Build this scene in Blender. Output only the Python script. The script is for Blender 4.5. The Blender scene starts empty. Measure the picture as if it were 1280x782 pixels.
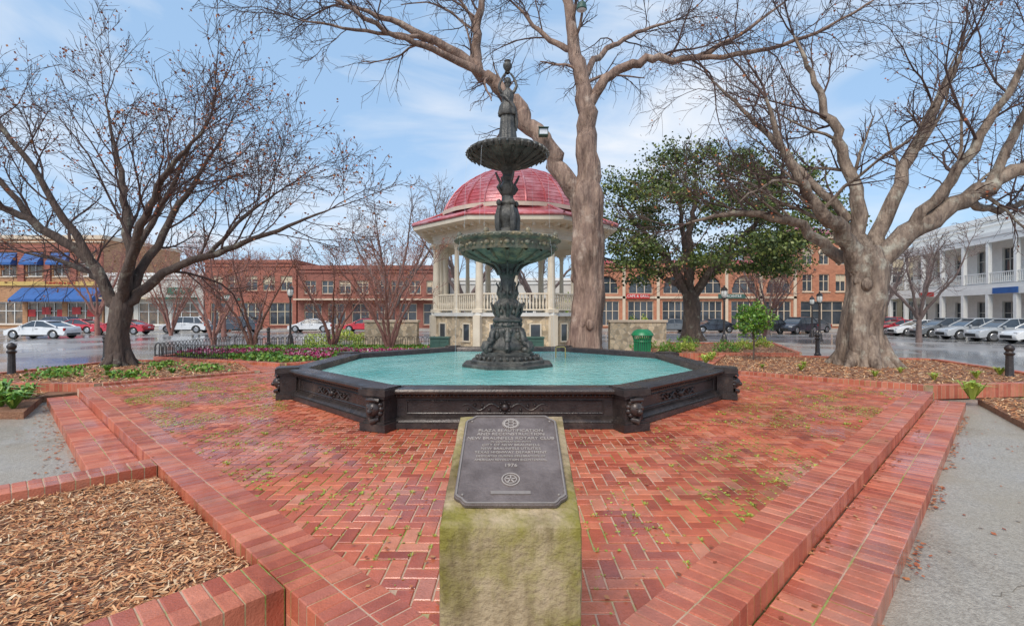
import bpy, math, random
import numpy as np
from mathutils import Vector, Matrix, noise
rad=math.radians
sc=bpy.context.scene
COL=sc.collection
pi=math.pi

# ---------------------------------------------------------------- materials
def mat(name,c1,c2=None,scale=4.0,rough=.6,rough2=None,metal=0.0,bump=0.0,bscale=40.0,rnd=0.0,ramp=None,
        dirt=None,dscale=.6,dpos=(.5,.7),spec=.5,vor=None,trans=0.0,bdist=.02,stretch=None,rscale=None,rpos=(.35,.65),brick=None,coat=0.0,stain=None):
    m=bpy.data.materials.new(name); m.use_nodes=True
    nt=m.node_tree; N=nt.nodes; L=nt.links
    b=N['Principled BSDF']
    tc=N.new('ShaderNodeTexCoord'); src=tc.outputs['Object']
    if stretch:
        mpn=N.new('ShaderNodeMapping'); mpn.inputs['Scale'].default_value=stretch; L.new(src,mpn.inputs['Vector']); src=mpn.outputs[0]
    nz=N.new('ShaderNodeTexNoise'); nz.inputs['Scale'].default_value=scale; nz.inputs['Detail'].default_value=6
    nz.inputs['Roughness'].default_value=.65
    L.new(src,nz.inputs['Vector'])
    c2=c2 or tuple(x*.75 for x in c1)
    cr=N.new('ShaderNodeValToRGB'); cr.color_ramp.elements[0].position=.32; cr.color_ramp.elements[1].position=.68
    cr.color_ramp.elements[0].color=(*c1,1); cr.color_ramp.elements[1].color=(*c2,1)
    L.new(nz.outputs['Fac'],cr.inputs['Fac'])
    out=cr.outputs['Color']
    at=N.new('ShaderNodeAttribute'); at.attribute_name='rnd'
    def mix(kind,fac,a,bb):
        x=N.new('ShaderNodeMix'); x.data_type='RGBA'; x.blend_type=kind
        if hasattr(fac,'links'): L.new(fac,x.inputs['Factor'])
        else: x.inputs['Factor'].default_value=fac
        for s,i in ((a,6),(bb,7)):
            if hasattr(s,'links'): L.new(s,x.inputs[i])
            else: x.inputs[i].default_value=(*s,1)
        return x.outputs[2]
    if ramp:
        r2=N.new('ShaderNodeValToRGB'); e=r2.color_ramp.elements
        e[0].position=ramp[0][0]; e[0].color=(*ramp[0][1],1)
        e[1].position=ramp[-1][0]; e[1].color=(*ramp[-1][1],1)
        for p,c in ramp[1:-1]:
            q=e.new(p); q.color=(*c,1)
        L.new(at.outputs['Fac'],r2.inputs['Fac'])
        out=mix('MULTIPLY',1.0,r2.outputs['Color'],out)
    if brick:
        sx=N.new('ShaderNodeSeparateXYZ'); L.new(tc.outputs['Object'],sx.inputs[0])
        ad=N.new('ShaderNodeMath'); ad.operation='ADD'; L.new(sx.outputs[0],ad.inputs[0]); L.new(sx.outputs[1],ad.inputs[1])
        cx_=N.new('ShaderNodeCombineXYZ'); L.new(ad.outputs[0],cx_.inputs[0]); L.new(sx.outputs[2],cx_.inputs[1])
        bt=N.new('ShaderNodeTexBrick'); bt.inputs['Scale'].default_value=1.0; bt.inputs['Brick Width'].default_value=.36; bt.inputs['Row Height'].default_value=.12; bt.inputs['Mortar Size'].default_value=.012
        bt.inputs['Color1'].default_value=(1,1,1,1); bt.inputs['Color2'].default_value=(.72,.70,.70,1); bt.inputs['Mortar'].default_value=(*brick,1)
        L.new(cx_.outputs[0],bt.inputs['Vector']); out=mix('MULTIPLY',1.0,out,bt.outputs['Color'])
    if vor:
        v=N.new('ShaderNodeTexVoronoi'); v.feature='DISTANCE_TO_EDGE'; v.inputs['Scale'].default_value=vor[0]
        v2=N.new('ShaderNodeTexVoronoi'); v2.inputs['Scale'].default_value=vor[0]
        L.new(tc.outputs['Object'],v.inputs['Vector']); L.new(tc.outputs['Object'],v2.inputs['Vector'])
        hs=N.new('ShaderNodeSeparateColor'); L.new(v2.outputs['Color'],hs.inputs[0])
        mr=N.new('ShaderNodeMapRange'); mr.inputs[3].default_value=.55; mr.inputs[4].default_value=1.35
        L.new(hs.outputs[0],mr.inputs[0])
        cb=N.new('ShaderNodeCombineColor')
        for i in range(3): L.new(mr.outputs[0],cb.inputs[i])
        out=mix('MULTIPLY',1.0,out,cb.outputs[0])
        st=N.new('ShaderNodeMapRange'); st.inputs[1].default_value=.02; st.inputs[2].default_value=.06
        L.new(v.outputs['Distance'],st.inputs[0])
        out=mix('MIX',st.outputs[0],vor[1],out)
    def dn(sc_,vec,lo,hi,seed=0.0):
        n2=N.new('ShaderNodeTexNoise'); n2.inputs['Scale'].default_value=sc_; n2.inputs['Detail'].default_value=8
        n2.inputs['Roughness'].default_value=.7
        if seed:
            ml=N.new('ShaderNodeMapping'); ml.inputs['Location'].default_value=(seed,seed*.7,seed*.3); L.new(vec,ml.inputs['Vector']); vec=ml.outputs[0]
        L.new(vec,n2.inputs['Vector'])
        mr=N.new('ShaderNodeMapRange'); mr.inputs[1].default_value=lo; mr.inputs[2].default_value=hi
        L.new(n2.outputs['Fac'],mr.inputs[0]); return mr.outputs[0]
    if dirt: out=mix('MIX',dn(dscale,tc.outputs['Object'],*dpos),out,dirt)
    if stain:   # (colour, scale, (lo,hi), stretch)
        ms=N.new('ShaderNodeMapping'); ms.inputs['Scale'].default_value=stain[3]; L.new(tc.outputs['Object'],ms.inputs['Vector'])
        out=mix('MULTIPLY',dn(stain[1],ms.outputs[0],*stain[2],seed=3.7),out,stain[0])
    L.new(out,b.inputs['Base Color'])
    b.inputs['Metallic'].default_value=metal
    b.inputs['Specular IOR Level'].default_value=spec
    b.inputs['Roughness'].default_value=rough
    if rough2 is not None:
        n3=N.new('ShaderNodeTexNoise'); n3.inputs['Scale'].default_value=rscale or max(.5,scale*.25); n3.inputs['Detail'].default_value=5
        L.new(tc.outputs['Object'],n3.inputs['Vector'])
        mr=N.new('ShaderNodeMapRange'); mr.inputs[1].default_value=rpos[0]; mr.inputs[2].default_value=rpos[1]
        mr.inputs[3].default_value=rough; mr.inputs[4].default_value=rough2
        L.new(n3.outputs['Fac'],mr.inputs[0]); L.new(mr.outputs[0],b.inputs['Roughness'])
        if coat:
            mc=N.new('ShaderNodeMapRange'); mc.inputs[1].default_value=rpos[0]; mc.inputs[2].default_value=rpos[1]
            mc.inputs[3].default_value=coat; mc.inputs[4].default_value=0
            L.new(n3.outputs['Fac'],mc.inputs[0]); L.new(mc.outputs[0],b.inputs['Coat Weight']); b.inputs['Coat Roughness'].default_value=.08
    if trans: b.inputs['Transmission Weight'].default_value=trans
    if bump:
        n4=N.new('ShaderNodeTexNoise'); n4.inputs['Scale'].default_value=bscale; n4.inputs['Detail'].default_value=5
        L.new(src,n4.inputs['Vector'])
        bp=N.new('ShaderNodeBump'); bp.inputs['Strength'].default_value=bump; bp.inputs['Distance'].default_value=bdist
        L.new(n4.outputs['Fac'],bp.inputs['Height']); L.new(bp.outputs[0],b.inputs['Normal'])
    return m

W1=(1,1,1); W2=(.78,.76,.74)
M={}
M['brick']=mat('plaza_brick',W1,(.74,.69,.64),scale=7,rough=.16,rough2=.55,rscale=.8,rpos=(.40,.60),bump=.35,bscale=70,coat=.65,
   ramp=[(0,(.36,.07,.035)),(.18,(.50,.10,.045)),(.5,(.61,.14,.065)),(.8,(.68,.19,.09)),(.93,(.72,.27,.16)),(1,(.44,.10,.06))],
   dirt=(.34,.14,.075),dscale=1.3,dpos=(.52,.85),stain=((.62,.58,.55),.7,(.50,.66),(1,1,1)))
M['border']=mat('border_brick',W1,(.76,.70,.66),scale=6,rough=.25,rough2=.6,rscale=.9,bump=.4,bscale=70,coat=.5,rpos=(.40,.60),
   ramp=[(0,(.44,.10,.055)),(.5,(.60,.16,.085)),(.9,(.68,.235,.14)),(1,(.50,.15,.10))],dirt=(.34,.16,.10),dscale=1.6,dpos=(.52,.85),stain=((.66,.62,.58),1.1,(.52,.68),(1,1,1)))
M['mortar']=mat('mortar',(.62,.42,.30),(.44,.29,.20),scale=9,rough=.85,dirt=(.25,.30,.055),dscale=.8,dpos=(.48,.58),bump=.4)
M['concrete']=mat('aggregate_concrete',(.53,.465,.38),(.23,.19,.15),scale=42,rough=.3,rough2=.75,rscale=.7,bump=.7,bscale=80,dirt=(.33,.285,.225),dscale=.7,dpos=(.42,.75),coat=.3,stain=((.70,.67,.64),.5,(.5,.66),(1,1,1)))
M['pave']=mat('sidewalk_concrete',(.46,.42,.37),(.36,.325,.285),scale=8,rough=.15,rough2=.55,rscale=.4,bump=.15,dirt=(.28,.255,.225),dscale=.5,coat=.6)
M['asphalt']=mat('wet_asphalt',(.29,.27,.26),(.20,.19,.185),scale=3,rough=.09,rough2=.42,rscale=.2,bump=.05,bscale=60,dirt=(.38,.35,.33),dscale=.12,dpos=(.42,.65),coat=.8,rpos=(.38,.64))
M['paint']=mat('road_paint',(.75,.75,.72),(.6,.6,.58),scale=6,rough=.4)
M['crack']=mat('crack_fill',(.13,.11,.09),(.20,.17,.13),scale=16,rough=.9)
M['soil']=mat('mulch_soil',(.22,.10,.055),(.36,.18,.10),scale=22,rough=.9,bump=.9,bscale=35,dirt=(.13,.06,.035),dscale=3,bdist=.05)
M['chip']=mat('mulch_chip',W1,(.82,.78,.74),scale=20,rough=.75,ramp=[(0,(.20,.07,.035)),(.2,(.48,.18,.07)),(.55,(.70,.33,.14)),(.85,(.82,.52,.28)),(1,(.84,.66,.45))])
M['iron']=mat('black_painted_iron',(.027,.021,.020),(.06,.045,.04),scale=9,rough=.2,rough2=.45,metal=.2,bump=.25,bscale=45,dirt=(.13,.09,.07),dscale=2.5,dpos=(.55,.8))
M['iron2']=mat('weathered_iron',(.028,.026,.024),(.10,.095,.085),scale=8,rough=.35,rough2=.6,metal=.12,bump=.55,bscale=30,dirt=(.20,.185,.155),dscale=3,dpos=(.5,.75))
M['verd']=mat('verdigris_bronze',(.065,.06,.045),(.20,.20,.15),scale=7,rough=.5,metal=.1,bump=.6,bscale=30,dirt=(.38,.28,.15),dscale=4,dpos=(.48,.7))
M['stonec']=mat('weathered_concrete',(.50,.38,.235),(.30,.215,.12),scale=6,rough=.72,bump=.7,bscale=42,dirt=(.225,.185,.03),dscale=2.6,dpos=(.43,.60),stain=((.50,.46,.38),2.4,(.46,.62),(2.2,2.2,.45)))
M['bronze']=mat('plaque_bronze',(.155,.12,.11),(.215,.17,.155),scale=10,rough=.5,metal=.2,bump=.3,bscale=90,stain=((.65,.62,.6),6,(.45,.65),(1,1,1)))
M['bronze_lo']=mat('plaque_lettering',(.45,.38,.33),(.34,.29,.25),scale=30,rough=.5,metal=.1)
M['bronze_hi']=mat('plaque_relief',(.30,.25,.22),(.22,.185,.165),scale=30,rough=.5,metal=.2)
ST=((.55,.52,.5),2.2,(.48,.62),(1,1,.25))
M['barkR']=mat('oak_bark',(.37,.28,.21),(.13,.09,.07),scale=7,rough=.9,bump=1.0,bscale=11,bdist=.10,dirt=(.50,.47,.38),dscale=1.6,dpos=(.54,.70),stretch=(1,1,.28),stain=ST)
M['barkC']=mat('elm_bark',(.41,.28,.21),(.16,.10,.08),scale=6,rough=.9,bump=1.0,bscale=10,bdist=.10,dirt=(.52,.41,.33),dscale=1.2,dpos=(.55,.7),stretch=(1,1,.22),stain=ST)
M['barkD']=mat('dark_bark',(.13,.09,.07),(.055,.038,.032),scale=7,rough=.9,bump=.9,bscale=14,bdist=.06,dirt=(.30,.28,.22),dscale=2,dpos=(.56,.70),stretch=(1,1,.3))
M['twigD']=mat('dark_twig',(.105,.062,.052),(.065,.04,.034),scale=3,rough=.9)
M['twigR']=mat('crape_bark',(.36,.17,.13),(.22,.10,.08),scale=6,rough=.8)
M['twigG']=mat('grey_bark',(.23,.165,.15),(.13,.095,.085),scale=5,rough=.9)
M['rust']=mat('dry_leaf',W1,W2,scale=5,rough=.7,ramp=[(0,(.26,.06,.025)),(.5,(.42,.12,.045)),(1,(.55,.26,.11))])
M['oakleaf']=mat('oak_leaf',W1,(.50,.56,.46),scale=.45,rough=.5,ramp=[(0,(.04,.065,.018)),(.45,(.10,.145,.03)),(.8,(.20,.25,.05)),(1,(.34,.35,.09))])
M['leafG']=mat('shrub_leaf',W1,(.7,.75,.6),scale=1,rough=.45,ramp=[(0,(.06,.16,.02)),(.6,(.16,.34,.04)),(1,(.34,.46,.08))])
M['leafY']=mat('lime_leaf',W1,(.8,.85,.7),scale=1,rough=.5,ramp=[(0,(.18,.29,.03)),(.6,(.40,.48,.06)),(1,(.64,.62,.16))])
M['grass']=mat('lawn_blade',W1,(.8,.8,.7),scale=.8,rough=.6,ramp=[(0,(.22,.30,.03)),(1,(.50,.54,.08))])
M['fade']=mat('bare_mass',W1,W2,scale=.3,rough=.9,ramp=[(0,(.20,.13,.10)),(.6,(.27,.19,.14)),(1,(.24,.24,.10))])
M['flower']=mat('magenta_petal',W1,W2,scale=3,rough=.5,ramp=[(0,(.34,.012,.09)),(.6,(.52,.04,.17)),(.85,(.70,.22,.34)),(1,(.85,.78,.80))])
M['cream']=mat('cream_paint',(.78,.69,.55),(.66,.57,.44),scale=2,rough=.5)
M['white']=mat('white_paint',(.82,.81,.77),(.72,.71,.68),scale=2,rough=.5)
M['roofred']=mat('red_metal_roof',(.60,.11,.12),(.45,.08,.09),scale=2.2,rough=.25,rough2=.5,metal=.15,bump=.25,bscale=14,dirt=(.76,.38,.39),dscale=.9,dpos=(.44,.70))
M['rubble']=mat('rubble_stone',(.62,.50,.35),(.46,.35,.22),scale=5,rough=.85,vor=(4.6,(.40,.34,.26)),bump=.6,bscale=18)
M['green']=mat('green_enamel',(.02,.24,.09),(.015,.17,.07),scale=6,rough=.35)
M['boxg']=mat('utility_green',(.06,.13,.10),(.04,.10,.08),scale=6,rough=.5)
M['glass']=mat('dark_glass',(.03,.04,.05),(.08,.09,.105),scale=.7,rough=.06,spec=.8)
M['glassb']=mat('storefront_glass',(.05,.05,.05),(.30,.2,.12),scale=1.3,rough=.1,spec=.8)
MB=(.82,.78,.74)
M['obrick']=mat('orange_facade',(.60,.26,.15),(.46,.19,.11),scale=1.2,rough=.8,bump=.2,brick=MB)
M['ybrick']=mat('golden_facade',(.56,.31,.16),(.44,.23,.12),scale=1.5,rough=.8,bump=.2,brick=MB)
M['bbrick']=mat('brown_facade',(.35,.13,.095),(.26,.10,.075),scale=1.3,rough=.85,bump=.2,brick=(1,1,.95))
M['rbrick']=mat('red_facade',(.42,.15,.10),(.32,.11,.08),scale=1.3,rough=.85,bump=.2,brick=(1,1,.95))
M['stucco']=mat('grey_stucco',(.60,.57,.51),(.50,.48,.44),scale=1,rough=.8)
M['tan']=mat('tan_stucco',(.62,.53,.37),(.54,.45,.32),scale=1,rough=.8)
M['blue']=mat('blue_awning',(.03,.12,.36),(.02,.09,.28),scale=2,rough=.6)
M['yellow']=mat('yellow_trim',(.62,.43,.13),(.52,.35,.11),scale=2,rough=.6)
M['redp']=mat('red_sign',(.60,.04,.035),(.45,.03,.03),scale=2,rough=.4)
M['signg']=mat('green_sign',(.02,.16,.10),(.02,.11,.08),scale=3,rough=.4)
M['lightbrick']=mat('cream_trim_stone',(.68,.55,.41),(.58,.46,.34),scale=2,rough=.8)
M['rubber']=mat('tyre_rubber',(.02,.02,.02),(.035,.035,.035),scale=8,rough=.8)
M['chrome']=mat('wheel_alloy',(.55,.55,.56),(.4,.4,.41),scale=8,rough=.3,metal=.8)
M['lampw']=mat('headlamp_lens',(.75,.76,.78),(.6,.6,.62),scale=8,rough=.1)
M['lampr']=mat('tail_lens',(.45,.01,.01),(.3,.01,.01),scale=8,rough=.15)
M['globe']=mat('lamp_glass',(.78,.77,.72),(.68,.67,.62),scale=5,rough=.25)
def paint(n,c): 
    m=mat(n,c,tuple(x*.85 for x in c),scale=2,rough=.22,spec=.6); m.node_tree.nodes['Principled BSDF'].inputs['Coat Weight'].default_value=.6; return m
P={'white':paint('car_white',(.76,.76,.76)),'silver':paint('car_silver',(.45,.47,.49)),'red':paint('car_red',(.58,.02,.03)),
   'dark':paint('car_dark',(.04,.045,.06)),'black':paint('car_black',(.02,.02,.022)),'grey':paint('car_grey',(.17,.18,.19)),'blue':paint('car_blue',(.05,.08,.16))}
m=bpy.data.materials.new('fountain_water'); m.use_nodes=True; nt=m.node_tree; b=nt.nodes['Principled BSDF']
tc=nt.nodes.new('ShaderNodeTexCoord'); n1=nt.nodes.new('ShaderNodeTexNoise'); n1.inputs['Scale'].default_value=1.1; n1.inputs['Detail'].default_value=4
cr=nt.nodes.new('ShaderNodeValToRGB'); cr.color_ramp.elements[0].position=.3; cr.color_ramp.elements[1].position=.7
cr.color_ramp.elements[0].color=(.11,.44,.40,1); cr.color_ramp.elements[1].color=(.32,.64,.58,1)
n2=nt.nodes.new('ShaderNodeTexNoise'); n2.inputs['Scale'].default_value=7; n2.inputs['Detail'].default_value=4; n2.inputs['Distortion'].default_value=.8
bp=nt.nodes.new('ShaderNodeBump'); bp.inputs['Strength'].default_value=.8; bp.inputs['Distance'].default_value=.04
L=nt.links
L.new(tc.outputs['Object'],n1.inputs['Vector']); L.new(tc.outputs['Object'],n2.inputs['Vector'])
L.new(n1.outputs['Fac'],cr.inputs['Fac']); L.new(cr.outputs['Color'],b.inputs['Base Color'])
L.new(n2.outputs['Fac'],bp.inputs['Height']); L.new(bp.outputs[0],b.inputs['Normal'])
b.inputs['Roughness'].default_value=.05; b.inputs['IOR'].default_value=1.33
M['water']=m
M['stream']=mat('falling_water',(.75,.8,.84),(.65,.7,.74),scale=20,rough=.1)

# ---------------------------------------------------------------- mesh building
class Part:
    def __init__(s,name,mt,smooth=40,bevel=0): s.V=[];s.F=[];s.R=[];s.name=name;s.m=mt;s.smooth=smooth;s.bevel=bevel
    def add(s,vs,fs,r=0.5):
        o=len(s.V); s.V.extend(tuple(v) for v in vs)
        for f in fs: s.F.append(tuple(i+o for i in f)); s.R.append(r)
    def box(s,c,d,rz=0.0,top=1.0,r=.5):
        cx,cy,cz=c; x,y,z=d[0]/2,d[1]/2,d[2]/2; ca,sa=math.cos(rz),math.sin(rz); vs=[]
        for zz,k in ((-z,1.0),(z,top)):
            for a,bb in ((-x,-y),(x,-y),(x,y),(-x,y)):
                a*=k;bb*=k; vs.append((cx+a*ca-bb*sa,cy+a*sa+bb*ca,cz+zz))
        s.add(vs,[(3,2,1,0),(4,5,6,7),(0,1,5,4),(1,2,6,5),(2,3,7,6),(3,0,4,7)],r)
    def brick(s,cx,cy,zt,lx,ly,h,ang,r,bv=.006):
        ca,sa=math.cos(ang),math.sin(ang); vs=[]
        for k,zz in ((0,zt-h),(0,zt-bv),(bv,zt)):
            x,y=lx/2-k,ly/2-k
            for a,bb in ((-x,-y),(x,-y),(x,y),(-x,y)): vs.append((cx+a*ca-bb*sa,cy+a*sa+bb*ca,zz))
        fs=[(8,9,10,11)]
        for o in (0,4):
            for i in range(4): j=(i+1)%4; fs.append((o+i,o+j,o+4+j,o+4+i))
        s.add(vs,fs,r)
    def tube(s,pts,rads,n=8,r=.5,bump=0,cap=False):
        pts=[Vector(p) for p in pts]; k=len(pts); vs=[]; u=None
        for i,p in enumerate(pts):
            t=(pts[min(i+1,k-1)]-pts[max(i-1,0)])
            if t.length<1e-6: t=Vector((0,0,1))
            t.normalize()
            if u is None:
                u=t.cross(Vector((0,0,1))); 
                if u.length<.05: u=Vector((1,0,0))-t*t.x
            u=u-t*u.dot(t)
            if u.length<1e-4: u=t.orthogonal()
            u.normalize(); w=t.cross(u); rr=rads[i]
            for j in range(n):
                a=2*pi*j/n; q=rr
                if bump: q*=1+bump*(noise.noise(Vector((math.cos(a)*1.3+p.x,math.sin(a)*1.3+p.y,p.z*.6)))*1.9+.5*math.sin(a*5+p.z*.8)+.25*math.sin(a*11-p.z)+.6*noise.noise(Vector((math.cos(a)*3+p.x*2,math.sin(a)*3+p.y*2,p.z*2))))
                vs.append(p+u*(math.cos(a)*q)+w*(math.sin(a)*q))
        fs=[]
        for i in range(k-1):
            for j in range(n): j2=(j+1)%n; fs.append((i*n+j,i*n+j2,(i+1)*n+j2,(i+1)*n+j))
        if cap: fs.append(tuple(range(n))[::-1]); fs.append(tuple((k-1)*n+j for j in range(n)))
        s.add(vs,fs,r)
    def lathe(s,prof,n=32,c=(0,0,0),off=0.0,fold=0,amp=0.0,sx=1,sy=1,close=False):
        vs=[];fs=[]; k=len(prof)
        for r_,z in prof:
            for j in range(n):
                a=2*pi*j/n+off; q=r_*(1+amp*math.cos(fold*a)) if fold else r_
                vs.append((c[0]+q*sx*math.cos(a),c[1]+q*sy*math.sin(a),c[2]+z))
        for i in range(k-1):
            for j in range(n): j2=(j+1)%n; fs.append((i*n+j,i*n+j2,(i+1)*n+j2,(i+1)*n+j))
        s.add(vs,fs)
    def ball(s,c,r_,n=10,sz=1.0,sx=1,sy=1):
        pr=[(max(.0005,r_*math.sin(pi*i/6)),-r_*sz*math.cos(pi*i/6)) for i in range(7)]
        s.lathe(pr,n,c,sx=sx,sy=sy)
    def prism(s,poly,z0,z1,r=.5):
        n=len(poly); vs=[(x,y,z0) for x,y in poly]+[(x,y,z1) for x,y in poly]
        s.add(vs,[tuple(range(n))[::-1],tuple(range(n,2*n))]+[(i,(i+1)%n,n+(i+1)%n,n+i) for i in range(n)],r)
    def quad(s,a,b_,c,d,r=.5): s.add([a,b_,c,d],[(0,1,2,3)],r)
    def obj(s,name=None):
        me=bpy.data.meshes.new(name or s.name); me.from_pydata(s.V,[],s.F); me.materials.append(s.m)
        at=me.attributes.new('rnd','FLOAT','FACE'); at.data.foreach_set('value',s.R)
        if s.smooth:
            me.polygons.foreach_set('use_smooth',[True]*len(s.F))
            try: me.set_sharp_from_angle(angle=rad(s.smooth))
            except Exception: pass
        me.update()
        o=bpy.data.objects.new(name or s.name,me); COL.objects.link(o)
        if s.bevel:
            bm=o.modifiers.new('bevel','BEVEL'); bm.width=s.bevel; bm.segments=2; bm.limit_method='ANGLE'; bm.angle_limit=rad(40)
        return o
class Thing:
    def __init__(s,name,loc=(0,0,0),rz=0.0): s.name=name;s.loc=loc;s.rz=rz;s.parts=[];s.extra=[]
    def part(s,name,mt,smooth=40,bevel=0):
        p=Part(name,mt,smooth,bevel); s.parts.append(p); return p
    def done(s):
        ps=[p for p in s.parts if p.F]
        if len(ps)==1 and not s.extra:
            o=ps[0].obj(s.name)
        else:
            o=bpy.data.objects.new(s.name,None); COL.objects.link(o); o.empty_display_size=.3
            for p in ps:
                c=p.obj(); c.parent=o
            for e in s.extra: e.parent=o
        o.location=s.loc; o.rotation_euler=(0,0,s.rz); return o
def text_mesh(body,size,mt,M4,extrude=.002,name='lettering',align='CENTER',offset=0.0):
    cu=bpy.data.curves.new(name,'FONT'); cu.body=body; cu.size=size; cu.align_x=align; cu.align_y='CENTER'; cu.extrude=extrude; cu.resolution_u=2; cu.offset=offset
    o=bpy.data.objects.new(name+'_c',cu); COL.objects.link(o)
    dg=bpy.context.evaluated_depsgraph_get(); me=bpy.data.meshes.new_from_object(o.evaluated_get(dg))
    bpy.data.objects.remove(o); me.materials.clear(); me.materials.append(mt); me.transform(M4)
    q=bpy.data.objects.new(name,me); COL.objects.link(q); return q
def quadcloud(name,cent,sx,sy,mt,seed=0,flat=False,asobj=True,tilt=.35):
    g=np.random.default_rng(seed); n=len(cent); cent=np.asarray(cent,float)
    if flat:
        a=g.uniform(0,2*pi,n); u=np.stack([np.cos(a),np.sin(a),g.uniform(-tilt,tilt,n)],1); w=np.stack([-np.sin(a),np.cos(a),g.uniform(-tilt,tilt,n)],1)
    else:
        u=g.normal(size=(n,3)); u/=np.linalg.norm(u,axis=1)[:,None]; w=g.normal(size=(n,3)); w=np.cross(u,w); w/=np.linalg.norm(w,axis=1)[:,None]
    k=g.uniform(.6,1.4,n)[:,None]; u=u*sx*k/2; w=w*sy*k/2
    V=np.stack([cent-u,cent-w,cent+u,cent+w],1).reshape(-1,3) if not flat or sx==sy else np.stack([cent-u-w,cent+u-w,cent+u+w,cent-u+w],1).reshape(-1,3)
    me=bpy.data.meshes.new(name); me.vertices.add(4*n); me.vertices.foreach_set('co',V.ravel())
    me.loops.add(4*n); me.loops.foreach_set('vertex_index',np.arange(4*n)); me.polygons.add(n)
    me.polygons.foreach_set('loop_start',np.arange(n)*4)
    me.update(calc_edges=True); me.validate()
    at=me.attributes.new('rnd','FLOAT','FACE'); at.data.foreach_set('value',g.uniform(0,1,n))
    me.materials.append(mt); o=bpy.data.objects.new(name,me); COL.objects.link(o); return o

# ---------------------------------------------------------------- ground
t=Thing('ground'); p=t.part('ground',M['asphalt'],0); p.quad((-900,-300,-.45),(900,-300,-.45),(900,1500,-.45),(-900,1500,-.45)); t.done()
t=Thing('road'); p=t.part('road',M['asphalt'],0); p.quad((-120,-20,-.44),(120,-20,-.44),(120,56,-.44),(-120,56,-.44)); t.done()
t=Thing('road_markings'); p=t.part('lines',M['paint'],0)
for i in range(40):
    x=-64+i*2.9
    if -12<x<8: continue
    p.box((x,53,-.434),(.12,5,.004),rz=.25)
for i in range(12): p.box((33.5+.15*i,28+i*2.7,-.434),(4.6,.11,.004),rz=-.3)
for i in range(18): p.box((-60+i*5,43,-.434),(2.6,.12,.004))
t.done()
park=[(-15,-8),(-15,12.2),(-14.2,16.5),(-15.4,20),(-15.2,28),(-11,34),(0,37),(14,35),(21,27),(17.5,18),(14.6,13.4),(14.6,-8)]
t=Thing('sidewalk'); p=t.part('paving',M['pave'],0); p.prism(park,-.45,-.31)
p.prism([(-120,56),(120,56),(120,61),(-120,61)],-.45,-.31); t.done()
t=Thing('concrete_walkway'); p=t.part('slab',M['concrete'],0); p.prism([(-13,-6),(13,-6),(14.4,5),(14.4,12),(-14.8,12),(-14.8,5)],-.309,-.30)
q=t.part('cracks_and_joints',M['crack'],0)
def crack(pts,w,sd):
    r_=random.Random(sd); out=[]
    for i in range(len(pts)-1):
        a=Vector(pts[i]);b_=Vector(pts[i+1])
        for k in range(9): c=a.lerp(b_,k/9); out.append(Vector((c.x+r_.gauss(0,.02),c.y+r_.gauss(0,.02))))
    for i in range(len(out)-1):
        a,b_=out[i],out[i+1]; d=(b_-a).normalized(); nn=Vector((-d.y,d.x))*w*r_.uniform(.3,1.1)
        q.quad((*(a-nn),-.296),(*(b_-nn),-.296),(*(b_+nn),-.296),(*(a+nn),-.296))
crack([(3.2,3.2),(3.9,3.5),(4.6,3.4),(6.2,3.9)],.0035,1); crack([(-6.5,4.6),(-6.9,5.6),(-8.0,6.2),(-8.6,7.6)],.004,4)
t.done()
Wc=Vector((-9.24,10.2)); Sc=Vector((.1,1.475)); Ec=Vector((8.53,9.7)); Nc=Vector((-.3,19.6))
rng=random.Random(5)
def strip(pb,pm,a,b_,w,rows,z,h,bl=.1,gap=.009,side=1):
    a=Vector(a);b_=Vector(b_); d=(b_-a); Ln=d.length; d.normalize(); nn=Vector((-d.y,d.x))*side; ang=math.atan2(d.y,d.x)
    n=max(1,int(round(Ln/bl))); st=Ln/n; rw=w/rows
    for i in range(n):
        for j in range(rows):
            c=a+d*((i+.5)*st)+nn*((j+.5)*rw)
            pb.brick(c.x,c.y,z+rng.uniform(-.003,.002),st-gap,rw-gap,h,ang+rng.uniform(-.012,.012),rng.random())
    q=[a+nn*.006,b_+nn*.006,b_+nn*(w-.006),a+nn*(w-.006)]
    if side<0: q=q[::-1]
    pm.prism([(v.x,v.y) for v in q],z-h,z-.008)
t=Thing('brick_plaza'); hb=t.part('herringbone_bricks',M['brick'],0); bb=t.part('border_bricks',M['border'],0); mo=t.part('mortar_bed',M['mortar'],0)
def inside(x,y,poly,m):
    for i in range(len(poly)):
        a=poly[i];b_=poly[(i+1)%len(poly)]; e=(b_-a).normalized()
        if e.x*(y-a.y)-e.y*(x-a.x)<-m: return False
    return True
diam=[Wc,Sc,Ec,Nc]; g=.112
BWD=.40
for i in range(-90,90):
    for j in range(10,190):
        k=(i-j)%4
        if k==0: cx,cy,lx,ly=(i+1)*g,(j+.5)*g,2*g,g
        elif k==3: cx,cy,lx,ly=(i+.5)*g,(j+1)*g,g,2*g
        else: continue
        if (cx+.1)**2+(cy-10.8)**2<3.9**2: continue
        if not inside(cx,cy,diam,-(BWD-.075)): continue
        und=.006*noise.noise(Vector((cx*.9,cy*.9,0)))
        hb.brick(cx,cy,-.007+und*.6+rng.uniform(-.0025,.0015),lx-.012,ly-.012,.03,rng.uniform(-.018,.018),rng.random(),bv=.005)
mo.prism([(v.x,v.y) for v in [Wc+Vector((.3,0)),Sc+Vector((0,.3)),Ec-Vector((.3,0)),Nc-Vector((0,.3))]],-.2,-.0155)
for a,b_ in ((Wc,Sc),(Sc,Ec),(Ec,Nc),(Nc,Wc)): strip(bb,mo,a,b_,BWD,2,.004,.155,.105)
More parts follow.
